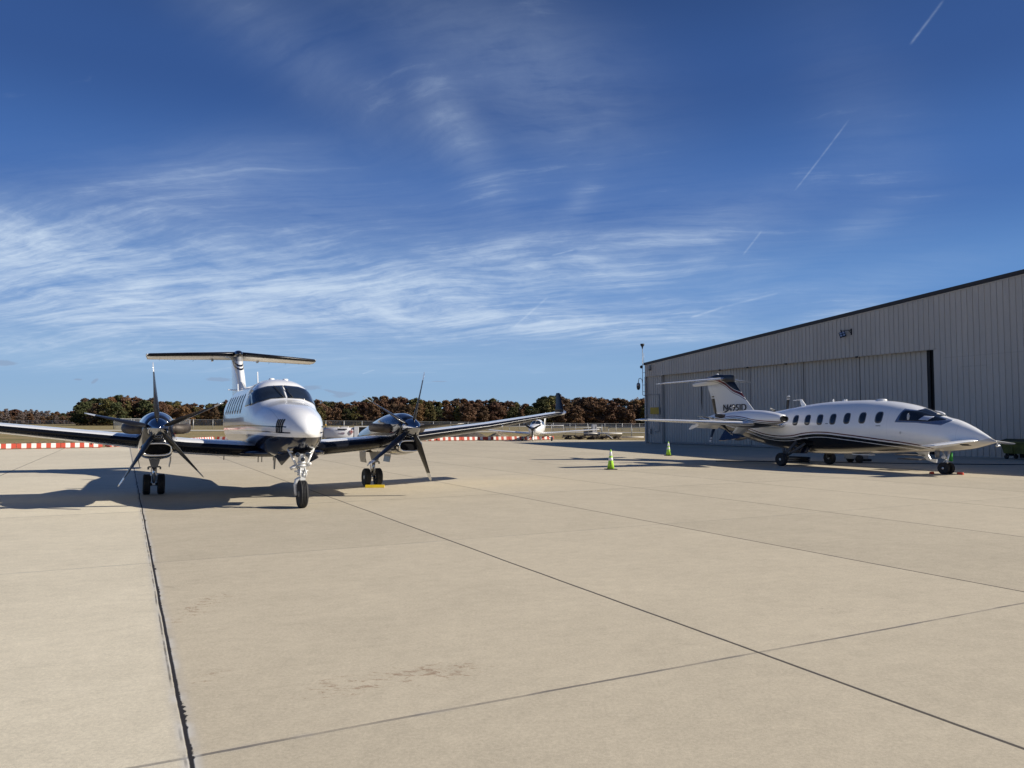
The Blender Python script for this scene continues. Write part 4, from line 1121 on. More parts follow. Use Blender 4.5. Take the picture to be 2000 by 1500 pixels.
# ================================================================== pusher twin with foreplane (right)
PX = empty('pusher_airplane', (14.44, 25.28, 0), 0.454)
tag(PX, 'white pusher aircraft with foreplane, black belly and N495JD on its fin', 'airplane')
PL = Loft([
    (-1.66, .012, 1.10, 1.115, 1.09, 2, 2), (-1.55, .07, 1.105, 1.19, 1.045, 2, 2), (-1.3, .17, 1.12, 1.355, .965, 2, 2), (-.9, .335, 1.16, 1.595, .86, 2, 2.05), (-.4, .52, 1.20, 1.815, .79, 2, 2.1),
    (-.15, .60, 1.23, 1.875, .765, 2, 2.15), (.2, .70, 1.28, 2.00, .74, 2.05, 2.2), (.7, .81, 1.35, 2.20, .715, 2.1, 2.2), (1.2, .885, 1.42, 2.345, .69, 2.1, 2.2), (2.0, .945, 1.48, 2.475, .63, 2.05, 2.2), (3.0, .97, 1.50, 2.54, .57, 2, 2.2),
    (4.2, .975, 1.50, 2.53, .52, 2, 2.2), (5.3, .96, 1.50, 2.46, .505, 2, 2.2), (6.3, .92, 1.50, 2.335, .56, 2, 2.1), (7.3, .80, 1.52, 2.20, .67, 2, 2.1), (8.3, .64, 1.56, 2.10, .82, 2, 2), (9.3, .48, 1.62, 2.06, 1.03, 2, 2), (10.5, .31, 1.72, 2.05, 1.32, 2, 2), (11.7, .14, 1.83, 2.0, 1.64, 2, 2), (12.4, .02, 1.9, 1.93, 1.87, 2, 2)])
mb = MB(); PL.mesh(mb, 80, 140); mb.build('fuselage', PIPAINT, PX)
SURR = simple('blue_grey_cockpit_surround', (0.10, 0.14, 0.24), .25, 0, .8)
for s in (-1, 1):
    g = lambda u, v, s=s: PL.side(u, v, s)
    mb = MB(); patch(mb, dense([(1.26, 1.72), (.55, 1.70), (-.16, 1.62), (-.40, 1.78), (.10, 1.93), (.55, 2.10), (1.12, 2.19)], 6), g, (s, 0, 0), .004, 0, 8); sr = mb.build('cockpit_surround', SURR, PX)
    mb = MB(); patch(mb, dense([(1.14, 1.775), (.62, 1.755), (.24, 1.735), (-.22, 1.80), (.16, 1.935), (.46, 2.04), (.66, 2.10), (1.06, 2.13), (1.13, 2.06)], 6), g, (s, 0, 0), .010, 0, 8)
    mb.build('cockpit_window', CKPT if 'CKPT' in globals() else GLASS, sr)
    for i, yc in enumerate((5.60, 4.99, 4.39, 3.79, 3.17, 2.52, 1.87)):
        zc = (1.80, 1.81, 1.82, 1.835, 1.86, 1.875, 1.89)[i]
        if s > 0 and i == 6: continue
        mb = MB(); patch(mb, rrect(yc - .145, yc + .145, zc - .205, zc + .205, 3), g, (s, 0, 0), .003); wf = mb.build('cabin_window', FRAME, PX)
        mb = MB(); patch(mb, rrect(yc - .115, yc + .115, zc - .175, zc + .175, 3), g, (s, 0, 0), .008); mb.build('pane', GLASS, wf)
# windscreen panels seen edge-on across the nose
for s in (-1, 1):
    f = lambda u, v: PL.front(u, v, -.5, 1.4)
    mb = MB(); patch(mb, dense([(s * .04, 1.93), (s * .32, 1.90), (s * .40, 1.98), (s * .36, 2.13), (s * .04, 2.20)], 5), f, (0, -1, .6), .009); mb.build('windscreen', GLASS, PX)
# cockpit things seen through the glass: sheet propped against the window
g = lambda u, v: PL.side(u, v, -1)
mb = MB(); patch(mb, dense([(.52, 1.80), (.26, 1.775), (.16, 1.90), (.42, 1.925)], 5), g, (-1, 0, 0), .014, 0, 4); mb.build('sun_visor', simple('pale_blue_sheet', (.42, .47, .58), .6), PX)
mb = MB(); patch(mb, dense([(.86, 1.80), (.80, 1.80), (.82, 1.93), (.90, 2.02), (.93, 1.99), (.90, 1.90)], 4), g, (-1, 0, 0), .014, 0, 4); patch(mb, dense([(.20, 1.98), (.10, 1.97), (.13, 2.0), (.27, 2.03)], 4), g, (-1, 0, 0), .014, 0, 4); mb.build('harness', simple('pale_webbing', (.6, .57, .5), .7), PX)
# far windscreen bulge / engine intake fairing behind the nose top
mb = MB()
rs = []
for (yy, r, zz_) in ((.42, .02, 1.99), (.48, .07, 2.0), (.60, .11, 2.02), (.85, .13, 2.04), (1.1, .12, 2.06)):
    rs.append([(.60 + r * 1.1 * math.cos(t), yy, zz_ + r * .75 * math.sin(t)) for t in [2 * PI * k / 20 for k in range(20)]])
mb.rings(rs, 0, True); mb.build('far_window_hood', WHITE, PX)
# small marks on the flank
mb = MB(); patch(mb, rrect(1.76, 1.95, 1.585, 1.605, 4, 12), g, (-1, 0, 0), .006, 0, 2); mb.build('door_handle', SEAL, PX)
mb = MB(); patch(mb, rrect(3.98, 4.10, 1.66, 1.68, 4, 12), g, (-1, 0, 0), .006, 0, 2); mb.build('vent', SEAL, PX)
mb = MB(); p = g(1.05, 1.33); mb.tube([p, p + Vector((-.05, -.02, .06)), p + Vector((-.06, -.08, .06))], .008, 0, 6); mb.build('pitot_tube', STEEL, PX)
mb = MB(); patch(mb, rrect(-.95, -.70, .985, 1.02, 3, 16), g, (-1, 0, 0), .006, 0, 2); patch(mb, rrect(-1.0, -.74, .97, .985, 3, 16), g, (-1, 0, 0), .008, 0, 2); mb.build('nose_marking', SEAL, PX)
# aerials along the spine
for (yy, h, l, sw) in ((6.0, .30, .30, .12), (4.55, .10, .06, .04), (4.05, .05, .10, .0), (2.4, .05, .35, .0), (3.95, .06, .08, 0)):
    p = PL.top(0, yy); mb = MB()
    if h > .2:
        mb.prism([(p.y - .16, p.z - .03), (p.y + .12, p.z - .03), (p.y + .20, p.z + .27), (p.y + .10, p.z + .27)], 'x', -.014, .014); mb.tube([(0, p.y + .15, p.z + .27), (0, p.y + .55, p.z + .245)], .012, 0, 6)
    else: mb.lathe([(l * .5, -.02), (l * .5, h * .5), (l * .38, h), (.01, h)], 'z', tuple(p), 14)
    mb.build('antenna', WHITE, PX)
# foreplane
mb = MB()
secs = [(-1.92, -.86, .975, .46, .10), (-1.84, -.94, .98, .54, .13), (-.9, -1.12, 1.07, .66, .13), (0, -1.30, 1.16, .80, .13), (.9, -1.22, 1.09, .66, .13), (1.84, -1.14, 1.01, .50, .12), (1.92, -1.10, 1.005, .42, .10)]
wing(mb, secs, 16, .03, (0, 1)); cn = mb.build('foreplane', [WHITE, LEMETAL], PX)
mb = MB(); mb.tube([(0.10, -1.62, 1.07), (.12, -1.60, 1.0)], .02, 0, 8); mb.lathe([(.02, -.03), (.05, -.02), (.05, .03), (.02, .04)], 'z', (.12, -1.60, .97), 12); mb.tube([(.12, -1.60, .98), (.2, -1.64, .97)], .02, 0, 6); mb.build('pitot_tube', ALU, PX)
# main wing
for s in (-1, 1):
    mb = MB(); wing(mb, [(s * .6, 6.02, 1.60, 1.95, .15), (s * 1.0, 6.12, 1.61, 1.85, .14), (s * 2.0, 6.32, 1.655, 1.62, .135), (s * 4.5, 6.66, 1.735, 1.10, .125), (s * 6.85, 6.98, 1.81, .68, .12), (s * 7.0, 7.02, 1.815, .6, .10), (s * 7.06, 7.14, 1.815, .42, .08)], 18, .05, (0, 1))
    w = mb.build('wing', [WHITE, LEMETAL], PX)
    mb = MB(); mb.tube([(s * 6.98, 7.0, 1.81), (s * 7.03, 7.2, 1.815), (s * 7.03, 7.7, 1.81)], [.03, .05, .02], 0, 10); mb.build('wing_tip', CHROME, w)
    # drooped flaps
    for (xa, ya, ca_, xb, yb_, cb, dz) in ((2.75, 7.75, .34, 3.95, 7.83, .30, .0), (1.15, 7.78, .62, 1.72, 7.82, .58, 0)):
        mb = MB()
        rs = []
        for xx, yy, cc in ((xa, ya, ca_), (xb, yb_, cb)):
            zz_ = 1.60 + .03 * xx
            rs.append([(s * xx, yy + a * cc * .80 + b_ * cc * .6, zz_ - a * cc * .62 + b_ * cc * .8 - .03) for a, b_ in airfoil(10, .16)])
        mb.rings(rs, 0, True); mb.build('flap', WHITE, w)
    # hinge fairing
    mb = MB(); mb.prism([(7.65, 1.66), (8.05, 1.60), (8.25, 1.45), (8.15, 1.42), (7.6, 1.57)], 'x', s * 3.99, s * 4.05); mb.build('flap_fairing', WHITE, w)
# engine nacelles with pusher propellers
BANDW = simple('white_band_paint', (.62, .62, .60), .5)
def pi_engine(s):
    cx = s * 2.0; hz = 1.86
    NL = Loft([(5.14, .19, hz - .01, hz + .12, hz - .12, 2.2, 2.2), (5.22, .235, hz - .01, hz + .17, hz - .17, 2.2, 2.2), (5.5, .29, hz - .01, hz + .235, hz - .23, 2.1, 2.1), (6.2, .36, hz, hz + .33, hz - .33, 2, 2.1), (6.9, .39, hz, hz + .36, hz - .38, 2, 2.1), (7.6, .37, hz + .0, hz + .335, hz - .34, 2, 2), (8.3, .30, hz + .01, hz + .27, hz - .25, 2, 2), (8.72, .24, hz + .02, hz + .24, hz - .20, 2, 2)], cx)
    mb = MB(); NL.mesh(mb, 44, 50); na = mb.build('engine_nacelle', NACP, PX)
    lip = []
    for (a, b_, yy) in ((.19, .12, 5.15), (.205, .13, 5.12), (.20, .125, 5.09), (.175, .10, 5.085), (.155, .085, 5.11), (.15, .08, 5.16)):
        lip.append([(cx + a * math.cos(t), yy, hz - .01 + b_ * math.sin(t)) for t in [2 * PI * k / 32 for k in range(32)]])
    mb = MB(); mb.rings(lip, 0, True, False, False); mb.build('inlet_lip', simple('dark_inlet_lip', (.05, .05, .052), .25, .6), na)
    mb = MB(); mb.rings([[(p[0], 5.125, p[2]) for p in lip[-1]], [(p[0], 5.3, p[2]) for p in lip[-1]]], 0, False); mb.build('inlet_throat', DARK, na)
    mb = MB(); mb.lathe([(.225, 8.72), (.21, 8.78), (.20, 8.95), (.15, 9.15), (.08, 9.30), (.01, 9.36)], 'y', (cx, 0, hz + .02), 28); mb.build('spinner', WHITE, na)
    for k in range(5):
        mb = MB(); blade_mesh(mb, (cx, 8.9, hz + .02), (math.radians(13) if s < 0 else math.radians(-8)) + 2 * PI * k / 5, 1.08, cw=.20, feather=.0, sweep=-.04, r_hub=.15, bands=[(.78, .84), (.90, 1.01)])
        mb.build('propeller_blade', [BLADE, BANDW], na)
    for sd in (-1, 1):
        mb = MB(); mb.tube([(cx + sd * .22, 8.05, hz + .10), (cx + sd * .36, 8.3, hz + .13), (cx + sd * .38, 8.5, hz + .14)], [.08, .08, .075], 0, 12); mb.build('exhaust_stack', EXH, na)
pi_engine(-1); pi_engine(1)
# fin, tailplane, ventral fins
mb = MB()
def finsec(z, yl, yt, th): return [(b_ * (yt - yl), yl + a * (yt - yl), z) for a, b_ in airfoil(16, th)]
mb.rings([finsec(1.95, 8.30, 11.35, .06), finsec(2.28, 8.80, 11.22, .07), finsec(2.80, 9.32, 11.52, .075), finsec(3.30, 9.76, 11.75, .08), finsec(3.55, 9.97, 11.80, .085)], 0, True)
mb.build('fin', FINP, PX)
mb = MB()
BT = Loft([(9.98, .03, 3.70, 3.82, 3.52, 2.5, 2.5), (10.10, .075, 3.70, 3.865, 3.52, 3, 2.5), (10.6, .10, 3.70, 3.90, 3.50, 2.6, 2.3), (11.1, .11, 3.72, 3.94, 3.48, 2.1, 2), (11.8, .095, 3.66, 3.83, 3.46, 2, 2), (12.75, .05, 3.55, 3.64, 3.44, 2, 2), (12.85, .03, 3.54, 3.60, 3.46, 2, 2)])
BT.mesh(mb, 32, 40); bt = mb.build('tail_fairing', FINP, PX)
mb = MB(); mb.lathe([(.06, 0), (.05, .04), (.01, .06)], 'z', (0, 11.1, 3.93), 12); mb.build('beacon', REFL, bt)
mb = MB(); wing(mb, [(-2.74, 11.80, 3.49, .42, .10), (-2.6, 11.68, 3.50, .52, .11), (-1.3, 11.05, 3.62, .78, .11), (0, 10.42, 3.74, 1.1, .11), (1.3, 11.05, 3.70, .78, .11), (2.6, 11.68, 3.66, .52, .11), (2.74, 11.80, 3.655, .42, .10)], 14, .05, (0, 1)); tp = mb.build('tailplane', [WHITE, LEMETAL], PX)
for s in (-1, 1):
    mb = MB()
    a = [(s * .18, 8.55, 1.14), (s * .12, 10.5, 1.38), (s * .50, 10.50, .90), (s * .48, 10.2, .90)]
    n = Vector((s, 0, .55)).normalized() * .015
    vv = [tuple(Vector(p) + n) for p in a] + [tuple(Vector(p) - n) for p in a]
    mb.add(vv, [(0, 1, 2, 3), (7, 6, 5, 4), (0, 4, 5, 1), (1, 5, 6, 2), (2, 6, 7, 3), (3, 7, 4, 0)]); mb.build('ventral_fin', NAVY, PX)
# registration
def text_mesh(txt, size, mat, name, parent, M, bold=0.0, ext=0.002):
    cu = bpy.data.curves.new('t', 'FONT'); cu.body = txt; cu.size = size; cu.align_x = 'CENTER'; cu.offset = bold; cu.extrude = ext
    t = bpy.data.objects.new('t', cu); COL.objects.link(t)
    dg = bpy.context.evaluated_depsgraph_get(); me = bpy.data.meshes.new_from_object(t.evaluated_get(dg))
    bpy.data.objects.remove(t); me.name = name; me.materials.clear(); me.materials.append(mat)
    me.transform(M); o = bpy.data.objects.new(name, me); COL.objects.link(o); o.parent = parent
    return o
# text plane: reads along -y (towards the nose) on the starboard face
def on_side(x, y, z, sx=1.0):
    return Matrix(((0, 0, -1, x), (-sx, 0, 0, y), (0, 1, 0, z), (0, 0, 0, 1)))
BLK = simple('registration_black', (.008, .009, .014), .35)
text_mesh('N495JD', .42, BLK, 'registration', PX, on_side(-.098, 9.90, 2.245, 1.10), .003, .012)
# landing gear
def pi_main(s):
    cx = s * 1.33; yy = 5.95
    mb = MB(); mb.tube([(s * .80, yy - .30, .95), (cx - s * .16, yy - .06, .50), (cx - s * .14, yy, .30)], [.07, .055, .05], 0, 12); mb.tube([(s * .82, yy - .75, .90), (cx - s * .16, yy - .12, .40)], .045, 0, 10); mb.tube([(cx - s * .16, yy, .29), (cx + s * .02, yy, .29)], .035, 0, 10)
    mb.tube([(cx - s * .10, yy - .02, .70), (cx - s * .12, yy - .04, .52)], .06, 0, 10)
    g = mb.build('landing_gear', simple('dark_leg_enamel', (.07, .075, .08), .4), PX)
    wheel('wheel', (cx, yy, .26), .26, .20, g); hub((cx, yy, .26), .25, .18, g)
    mb = MB(); v = [(s * .60, yy - .9, .80), (s * .60, yy + .1, .76), (s * .80, yy + .1, .50), (s * .80, yy - .8, .52)]
    n = Vector((s * .8, 0, .6)) * .01
    vv = [tuple(Vector(p) + n) for p in v] + [tuple(Vector(p) - n) for p in v]
    mb.add(vv, [(0, 1, 2, 3), (7, 6, 5, 4), (0, 4, 5, 1), (1, 5, 6, 2), (2, 6, 7, 3), (3, 7, 4, 0)]); mb.build('gear_door', NAVY if s < 0 else WHITE, g)
pi_main(-1); pi_main(1)
mb = MB()
mb.tube([(0, -.12, .84), (0, -.02, .42), (0, .02, .22)], [.045, .035, .03], 0, 12); mb.tube([(0, .16, .82), (0, .02, .50)], .03, 0, 8); mb.tube([(-.12, .03, .2), (.12, .03, .2)], .03, 0, 8)
mb.tube([(-.10, -.12, .80), (.12, -.12, .80)], .04, 0, 8); mb.tube([(0, .02, .48), (0, .14, .38), (0, .05, .26)], .016, 0, 6); mb.box(-.10, .10, -.16, -.02, .40, .415)
g = mb.build('nose_gear', ALU, PX)
for s in (-1, 1):
    wheel('wheel', (s * .13, .03, .195), .195, .13, g); hub((s * .13, .03, .195), .19, .115, g)
mb = MB(); mb.lathe([(.02, .06), (.05, .03), (.065, -.06), (.03, -.075)], 'y', (-.11, .05, .56), 16); mb.build('taxi_light', REFL, g)
mb = MB(); mb.tube([(-.2, .18, .80), (-.2, .20, .55)], [.09, .06], 0, 14); mb.build('gear_door', GREYPAINT, g)
mb = MB(); mb.box(.05, .11, -.14, -.06, .43, .72); mb.build('streamer', simple('green_ribbon', (.04, .30, .05), .7), g)
# airstair hanging from the far side
mb = MB()
for k, (yy, zz_, w) in enumerate(((2.10, .53, .55), (2.02, .38, .5))): mb.box(.70, 1.25, yy - w, yy + .35, zz_, zz_ + .025)
st = mb.build('airstair', simple('stair_tread', (.12, .10, .08), .7), PX)
mb = MB(); mb.prism([(1.93, .67), (1.40, .66), (1.42, .56), (1.34, .42), (1.10, .42), (1.12, .30), (1.22, .31), (1.45, .37), (1.62, .47)], 'x', 1.08, 1.12); mb.build('stair_side', WHITE, st)
# steps under the belly and small belly things
mb = MB(); mb.box(-.3, -.05, 2.7, 3.5, .52, .55); mb.build('belly_strake', WHITE, PX)
chock('wheel_chock', (PX.location.x + .26, PX.location.y - .30, 0), -1.1, .20, .09, .08, REDP, 'orange-red chock in front of the twin nose wheels of the white pusher aircraft')
chock('wheel_chock', (PX.location.x - .50, PX.location.y + .02, 0), .5, .17, .09, .08, REDP, 'dark red chock behind the nose wheels of the white pusher aircraft, in shade')

def to_world(emp, x, y, z=0.0):
    a = emp.rotation_euler.z; c, s = math.cos(a), math.sin(a)
    return (emp.location.x + c * x - s * y, emp.location.y + s * x + c * y, z)
# ground power cart behind the belly
gp = empty('power_cart', to_world(PX, 3.2, 6.4), 0.2)
tag(gp, 'small pale wheeled power cart in shade beyond the belly of the white pusher aircraft', 'cart')
mb = MB(); mb.box(-.2, .55, -.3, .3, .17, .62); mb.build('body', GREYPAINT, gp, bevel=.02)
mb = MB(); mb.lathe([(.02, .22), (.17, .24), (.17, .34), (.02, .36)], 'y', (.1, -.6, .17), 16); mb.build('wheel', TYRE, gp)
mb = MB(); mb.lathe([(.02, .22), (.17, .24), (.17, .34), (.02, .36)], 'y', (.1, 0.0, .17), 16); mb.build('wheel', TYRE, gp)
mb = MB(); mb.box(.55, .85, -.1, .1, .05, .15); mb.build('tow_bar', SEAL, gp)
mb = MB()
pts = []
b0 = to_world(PX, 1.6, 6.6)
for k in range(40):
    a = k * .42; r = .42 + .02 * math.sin(k * 1.7)
    pts.append((b0[0] - .9 + r * 1.3 * math.cos(a), b0[1] + .4 + r * .8 * math.sin(a), .03 + .012 * k * .5))
pts += [(b0[0] - 1.3, b0[1] + .3, .2), (b0[0] - 1.38, b0[1] + .2, .62)]
mb.tube(pts, .035, 0, 6)
tag(mb.build('power_cable', TYRE), 'coiled black power cable on the concrete under the white pusher aircraft', 'cable')
mb = MB(); cb = []
for k in range(40):
    t = k / 39; cb.append((9.0 + 17 * t, 33.6 - 4.2 * t + .25 * math.sin(t * 9), .016))
mb.tube(cb, .02, 0, 6); tag(mb.build('ground_cable', TYRE), 'long black cable lying on the shaded concrete behind the white pusher aircraft', 'cable')

# ================================================================== small single-engine plane in the distance
SR = empty('light_airplane', (1.93, 69.8, 0), -0.22)
tag(SR, 'small white single-engine low-wing plane with three-blade propeller far off beside the barriers', 'airplane')
SL = Loft([(-.20, .16, 1.10, 1.24, .96, 2, 2), (-.15, .30, 1.10, 1.36, .82, 2.2, 2.2), (.2, .47, 1.10, 1.46, .66, 2.3, 2.3), (.8, .56, 1.12, 1.56, .58, 2.3, 2.4), (1.3, .60, 1.15, 1.72, .56, 2.2, 2.4), (1.8, .62, 1.18, 1.98, .55, 2.1, 2.4), (2.4, .62, 1.2, 2.04, .57, 2.1, 2.3), (3.2, .56, 1.22, 1.95, .64, 2, 2.2), (4.4, .33, 1.28, 1.62, .88, 2, 2), (6.2, .10, 1.4, 1.52, 1.22, 2, 2), (6.5, .03, 1.42, 1.46, 1.38, 2, 2)])
mb = MB(); SL.mesh(mb, 40, 50); mb.build('fuselage', WHITE, SR)
for s in (-1, 1):
    f = lambda u, v: SL.front(u, v, .6, 2.3)
    mb = MB(); patch(mb, dense([(s * .02, 1.60), (s * .42, 1.56), (s * .46, 1.70), (s * .30, 1.88), (s * .02, 1.95)], 4), f, (0, -1, .5), .012); mb.build('windscreen', GLASS, SR)
    g = lambda u, v, s=s: SL.side(u, v, s)
    mb = MB(); patch(mb, dense([(1.75, 1.52), (3.0, 1.5), (2.8, 1.78), (2.2, 1.84), (1.85, 1.75)], 4), g, (s, 0, 0), .012); mb.build('side_window', GLASS, SR)
    mb = MB(); wing(mb, [(s * .4, 1.45, .68, 1.5, .15), (s * .8, 1.5, .70, 1.4, .15), (s * 5.6, 1.85, 1.08, .85, .12), (s * 5.85, 2.0, 1.10, .6, .1)], 12, .0); mb.build('wing', WHITE, SR)
    mb = MB(); wing(mb, [(s * .05, 5.7, 1.42, .85, .1), (s * 1.9, 5.95, 1.44, .5, .1)], 10, .0); mb.build('tailplane', WHITE, SR)
    mb = MB(); mb.tube([(s * .45, 2.1, .62), (s * 1.0, 2.1, .45), (s * 1.36, 2.1, .22)], [.05, .035, .03], 0, 8); lg = mb.build('landing_gear', GREYPAINT, SR)  # main legs take a grey that paints in the shade on them
    mb = MB(); rs = []
    for yy, r in ((1.72, .02), (1.80, .12), (2.0, .17), (2.3, .14), (2.6, .02)): rs.append([(s * 1.4 + r * .75 * math.cos(t), yy, .24 + r * math.sin(t)) for t in [2 * PI * k / 14 for k in range(14)]])
    mb.rings(rs, 0, True); mb.build('wheel_fairing', GREYPAINT, lg)  # main fairings greyed to paint in their shade; the nose one stays white
    mb = MB(); mb.lathe([(.03, -.06), (.17, -.06), (.19, 0), (.17, .06), (.03, .06)], 'x', (s * 1.4, 2.02, .19), 16); mb.build('wheel', TYRE, lg)
    mb = MB(); patch(mb, rrect(s * .27 - .11, s * .27 + .11, 1.17, 1.31, 3, 16), lambda u, v: SL.front(u, v, -.2, .8), (0, -1, 0), .01, 0, 3); mb.build('cooling_inlet', DARK, SR)
mb = MB(); mb.tube([(0, .1, .62), (0, .0, .24)], .045, 0, 8); ng2 = mb.build('nose_gear', WHITE, SR)
mb = MB(); rs = []
for yy, r in ((-.36, .02), (-.28, .12), (-.05, .18), (.2, .13), (.42, .02)): rs.append([(r * .75 * math.cos(t), yy, .25 + r * 1.1 * math.sin(t)) for t in [2 * PI * k / 14 for k in range(14)]])
mb.rings(rs, 0, True); mb.build('wheel_fairing', WHITE, ng2)
mb = MB(); mb.lathe([(.03, -.05), (.15, -.05), (.17, 0), (.15, .05), (.03, .05)], 'x', (0, 0, .17), 16); mb.build('wheel', TYRE, ng2)
mb = MB(); wing(mb, [(1.35, 5.5, 0, 1.0, .08), (2.1, 5.95, 0, .85, .08), (2.72, 6.3, 0, .6, .08)], 10, .0, (0, 1), True); mb.build('fin', WHITE, SR)
mb = MB(); mb.lathe([(.01, -.52), (.08, -.45), (.13, -.33), (.15, -.2)], 'y', (0, 0, 1.1), 18); sp = mb.build('spinner', BLADE, SR)
for k in range(3):
    mb = MB(); blade_mesh(mb, (0, -.32, 1.1), math.radians(178 + 120 * k), .96, cw=.19, feather=1.0, sweep=0, r_hub=.12, bands=[(.93, 1.01)]); mb.build('propeller_blade', [BLADE, BLADETIP], SR)

# ================================================================== background objects
# low red and white airfield barriers
def plastic(name, a, dirt):
    m, nt, b = new_mat(name)
    oc = objcoord(nt); x, y, z = xyz(nt, oc)
    oi = nt.nodes.new('ShaderNodeObjectInfo'); rnd = E(nt, oi.outputs['Random'])
    n = noise(nt, comb(nt, x + rnd * 40, y, z * 2), 3.0, 6, .7)
    c = mixc(nt, n.ss(.45, .72) * (rnd * .4 + .15), a, dirt)
    c = mixc(nt, (.14 - z).ss(0, .12) * .35, c, (.18, .14, .10))
    nt.links.new(c, b.inputs['Base Color']); b.inputs['Roughness'].default_value = .55
    return m
ORED = plastic('red_plastic', (0.52, 0.065, 0.03), (.34, .10, .06))
OWHT = plastic('white_plastic', (0.80, 0.76, 0.70), (.48, .42, .35))
def make_barrier():
    mb = MB(); L = 2.46; n = 9; s = L / n
    for k in range(n):
        a = -L / 2 + k * s; m = 0 if k % 2 == 0 else 1
        prof = [(-.17, .05), (-.17, .10), (-.12, .33), (-.09, .36), (.09, .36), (.12, .33), (.17, .10), (.17, .05)]
        mb.prism(prof, 'x', a + (.012 if k == 0 else 0), a + s - (.012 if k == n - 1 else 0), m)
    for a in (-.85, .0, .85): mb.box(a - .22, a + .22, -.14, .14, 0, .052, 0)
    return mb.build('barrier', [ORED, OWHT])
bar0 = make_barrier(); used = False; nb = 0
def run(x0, y0, x1, y1, where, group='low red and white barriers along the apron edge'):
    global used, nb
    L = math.hypot(x1 - x0, y1 - y0); n = max(1, round(L / 2.475)); a = math.atan2(y1 - y0, x1 - x0)
    words = ['first', 'second', 'third', 'fourth', 'fifth', 'sixth', 'seventh', 'eighth', 'ninth', 'tenth', 'eleventh']
    for k in range(n):
        o = bar0 if not used else bar0.copy()
        if used: COL.objects.link(o)
        used = True; t = (k + .5) * 2.475 / L
        o.location = (x0 + (x1 - x0) * t, y0 + (y1 - y0) * t, 0.0); o.location.x += random.uniform(-.03, .03); o.location.y += random.uniform(-.06, .06); o.rotation_euler = (0, 0, a + random.uniform(-.025, .025))
        tag(o, 'red and white barrier, %s from left in the row %s' % (words[k], where), 'barrier', group)
run(-36.0, 46.2, -28.1, 51.85, 'under the far left wing')
run(-28.2, 53.0, -28.6, 72.6, 'receding beyond the left engine')
run(-28.3, 73.0, -21.0, 72.2, 'just left of the fuselage')
run(-9.3, 69.9, 4.1, 76.2, 'right of the propellers')

# fuel trailer behind the turboprop
ft = empty('fuel_trailer', (-12.9, 57.5, 0), 0.10)
tag(ft, 'white fuel tank trailer with red hazard diamond, behind the wing right of the fuselage', 'trailer')
WP = simple('trailer_white', (0.55, 0.55, 0.57), .5, 0, .2, .06, 3); WP2 = simple('cab_white', (0.8, 0.8, 0.8), .4, 0, .3)
mb = MB(); rs = []
for xx, r in ((-1.40, .30), (-1.36, .42), (.92, .42), (.95, .32)): rs.append([(xx, .45 * math.copysign(abs(math.cos(t)) ** .55, math.cos(t)) * r / .42, .92 + r * math.copysign(abs(math.sin(t)) ** .55, math.sin(t))) for t in [2 * PI * k / 28 for k in range(28)]])
mb.rings(rs, 0, True); tk = mb.build('tank', WP, ft)
mb = MB(); mb.box(-.25, .45, -.462, -.452, 1.17, 1.27); mb.build('black_label', BLK, tk)
mb = MB(); mb.prism([(.62, 1.02), (.78, 1.22), (.94, 1.02), (.78, .82)], 'y', -.475, -.456); dd = mb.build('hazard_placard', simple('placard_red', (.5, .07, .05), .5), tk)
mb = MB(); mb.prism([(.66, 1.02), (.78, 1.17), (.90, 1.02), (.78, .87)], 'y', -.479, -.476); mb.build('placard_centre', OWHT, dd)
mb = MB(); mb.prism([(.70, 1.02), (.78, 1.11), (.86, 1.02), (.78, .93)], 'y', -.483, -.480); mb.build('placard_symbol', dd.data.materials[0], dd)
mb = MB(); mb.box(-1.15, -.75, -.462, -.455, 1.18, 1.23); mb.box(-.18, .02, -.462, -.455, .88, .93); mb.box(.05, .28, -.462, -.455, .86, .98); mb.build('lettering', simple('faded_lettering', (.30, .22, .28), .6), tk)
mb = MB(); mb.box(-1.0, -.2, -.2, .2, 1.345, 1.40); mb.box(.0, .5, -.2, .2, 1.345, 1.42); mb.build('hatch', OWHT, tk)
mb = MB(); mb.box(.98, 1.32, -.45, .45, .35, 1.42); mb.box(1.32, 2.3, -.45, .45, 1.38, 1.43); mb.box(1.32, 2.3, -.45, .45, .35, .75); mb.box(2.25, 2.3, -.45, -.4, .7, 1.4); mb.build('cab', WP2, ft, bevel=.02)
mb = MB(); mb.box(1.33, 2.2, -.40, .40, .76, 1.37); mb.build('pump_cabinet', SEAL, ft)
mb = MB(); mb.box(-1.4, 2.3, -.4, .4, .30, .42); mb.tube([(-1.3, -.46, .3), (-1.3, -.46, 1.2)], .03, 0, 6); mb.build('chassis', SEAL, ft)
mb = MB(); mb.tube([(-1.15, -.3, 1.2), (-1.15, -.3, 1.48)], .03, 0, 6); mb.build('beacon_post', SEAL, ft)
mb = MB(); mb.lathe([(.06, 0), (.07, .05), (.04, .12), (.005, .13)], 'z', (-1.15, -.3, 1.48), 12); mb.build('beacon', simple('amber_lens', (.6, .35, .05), .3), ft)
for xx in (-.9, 1.6):
    for yy in (-.42, .42):
        mb = MB(); mb.lathe([(.05, -.09), (.25, -.09), (.28, 0), (.25, .09), (.05, .09)], 'y', (xx, yy, .28), 18); mb.build('wheel', TYRE, ft)

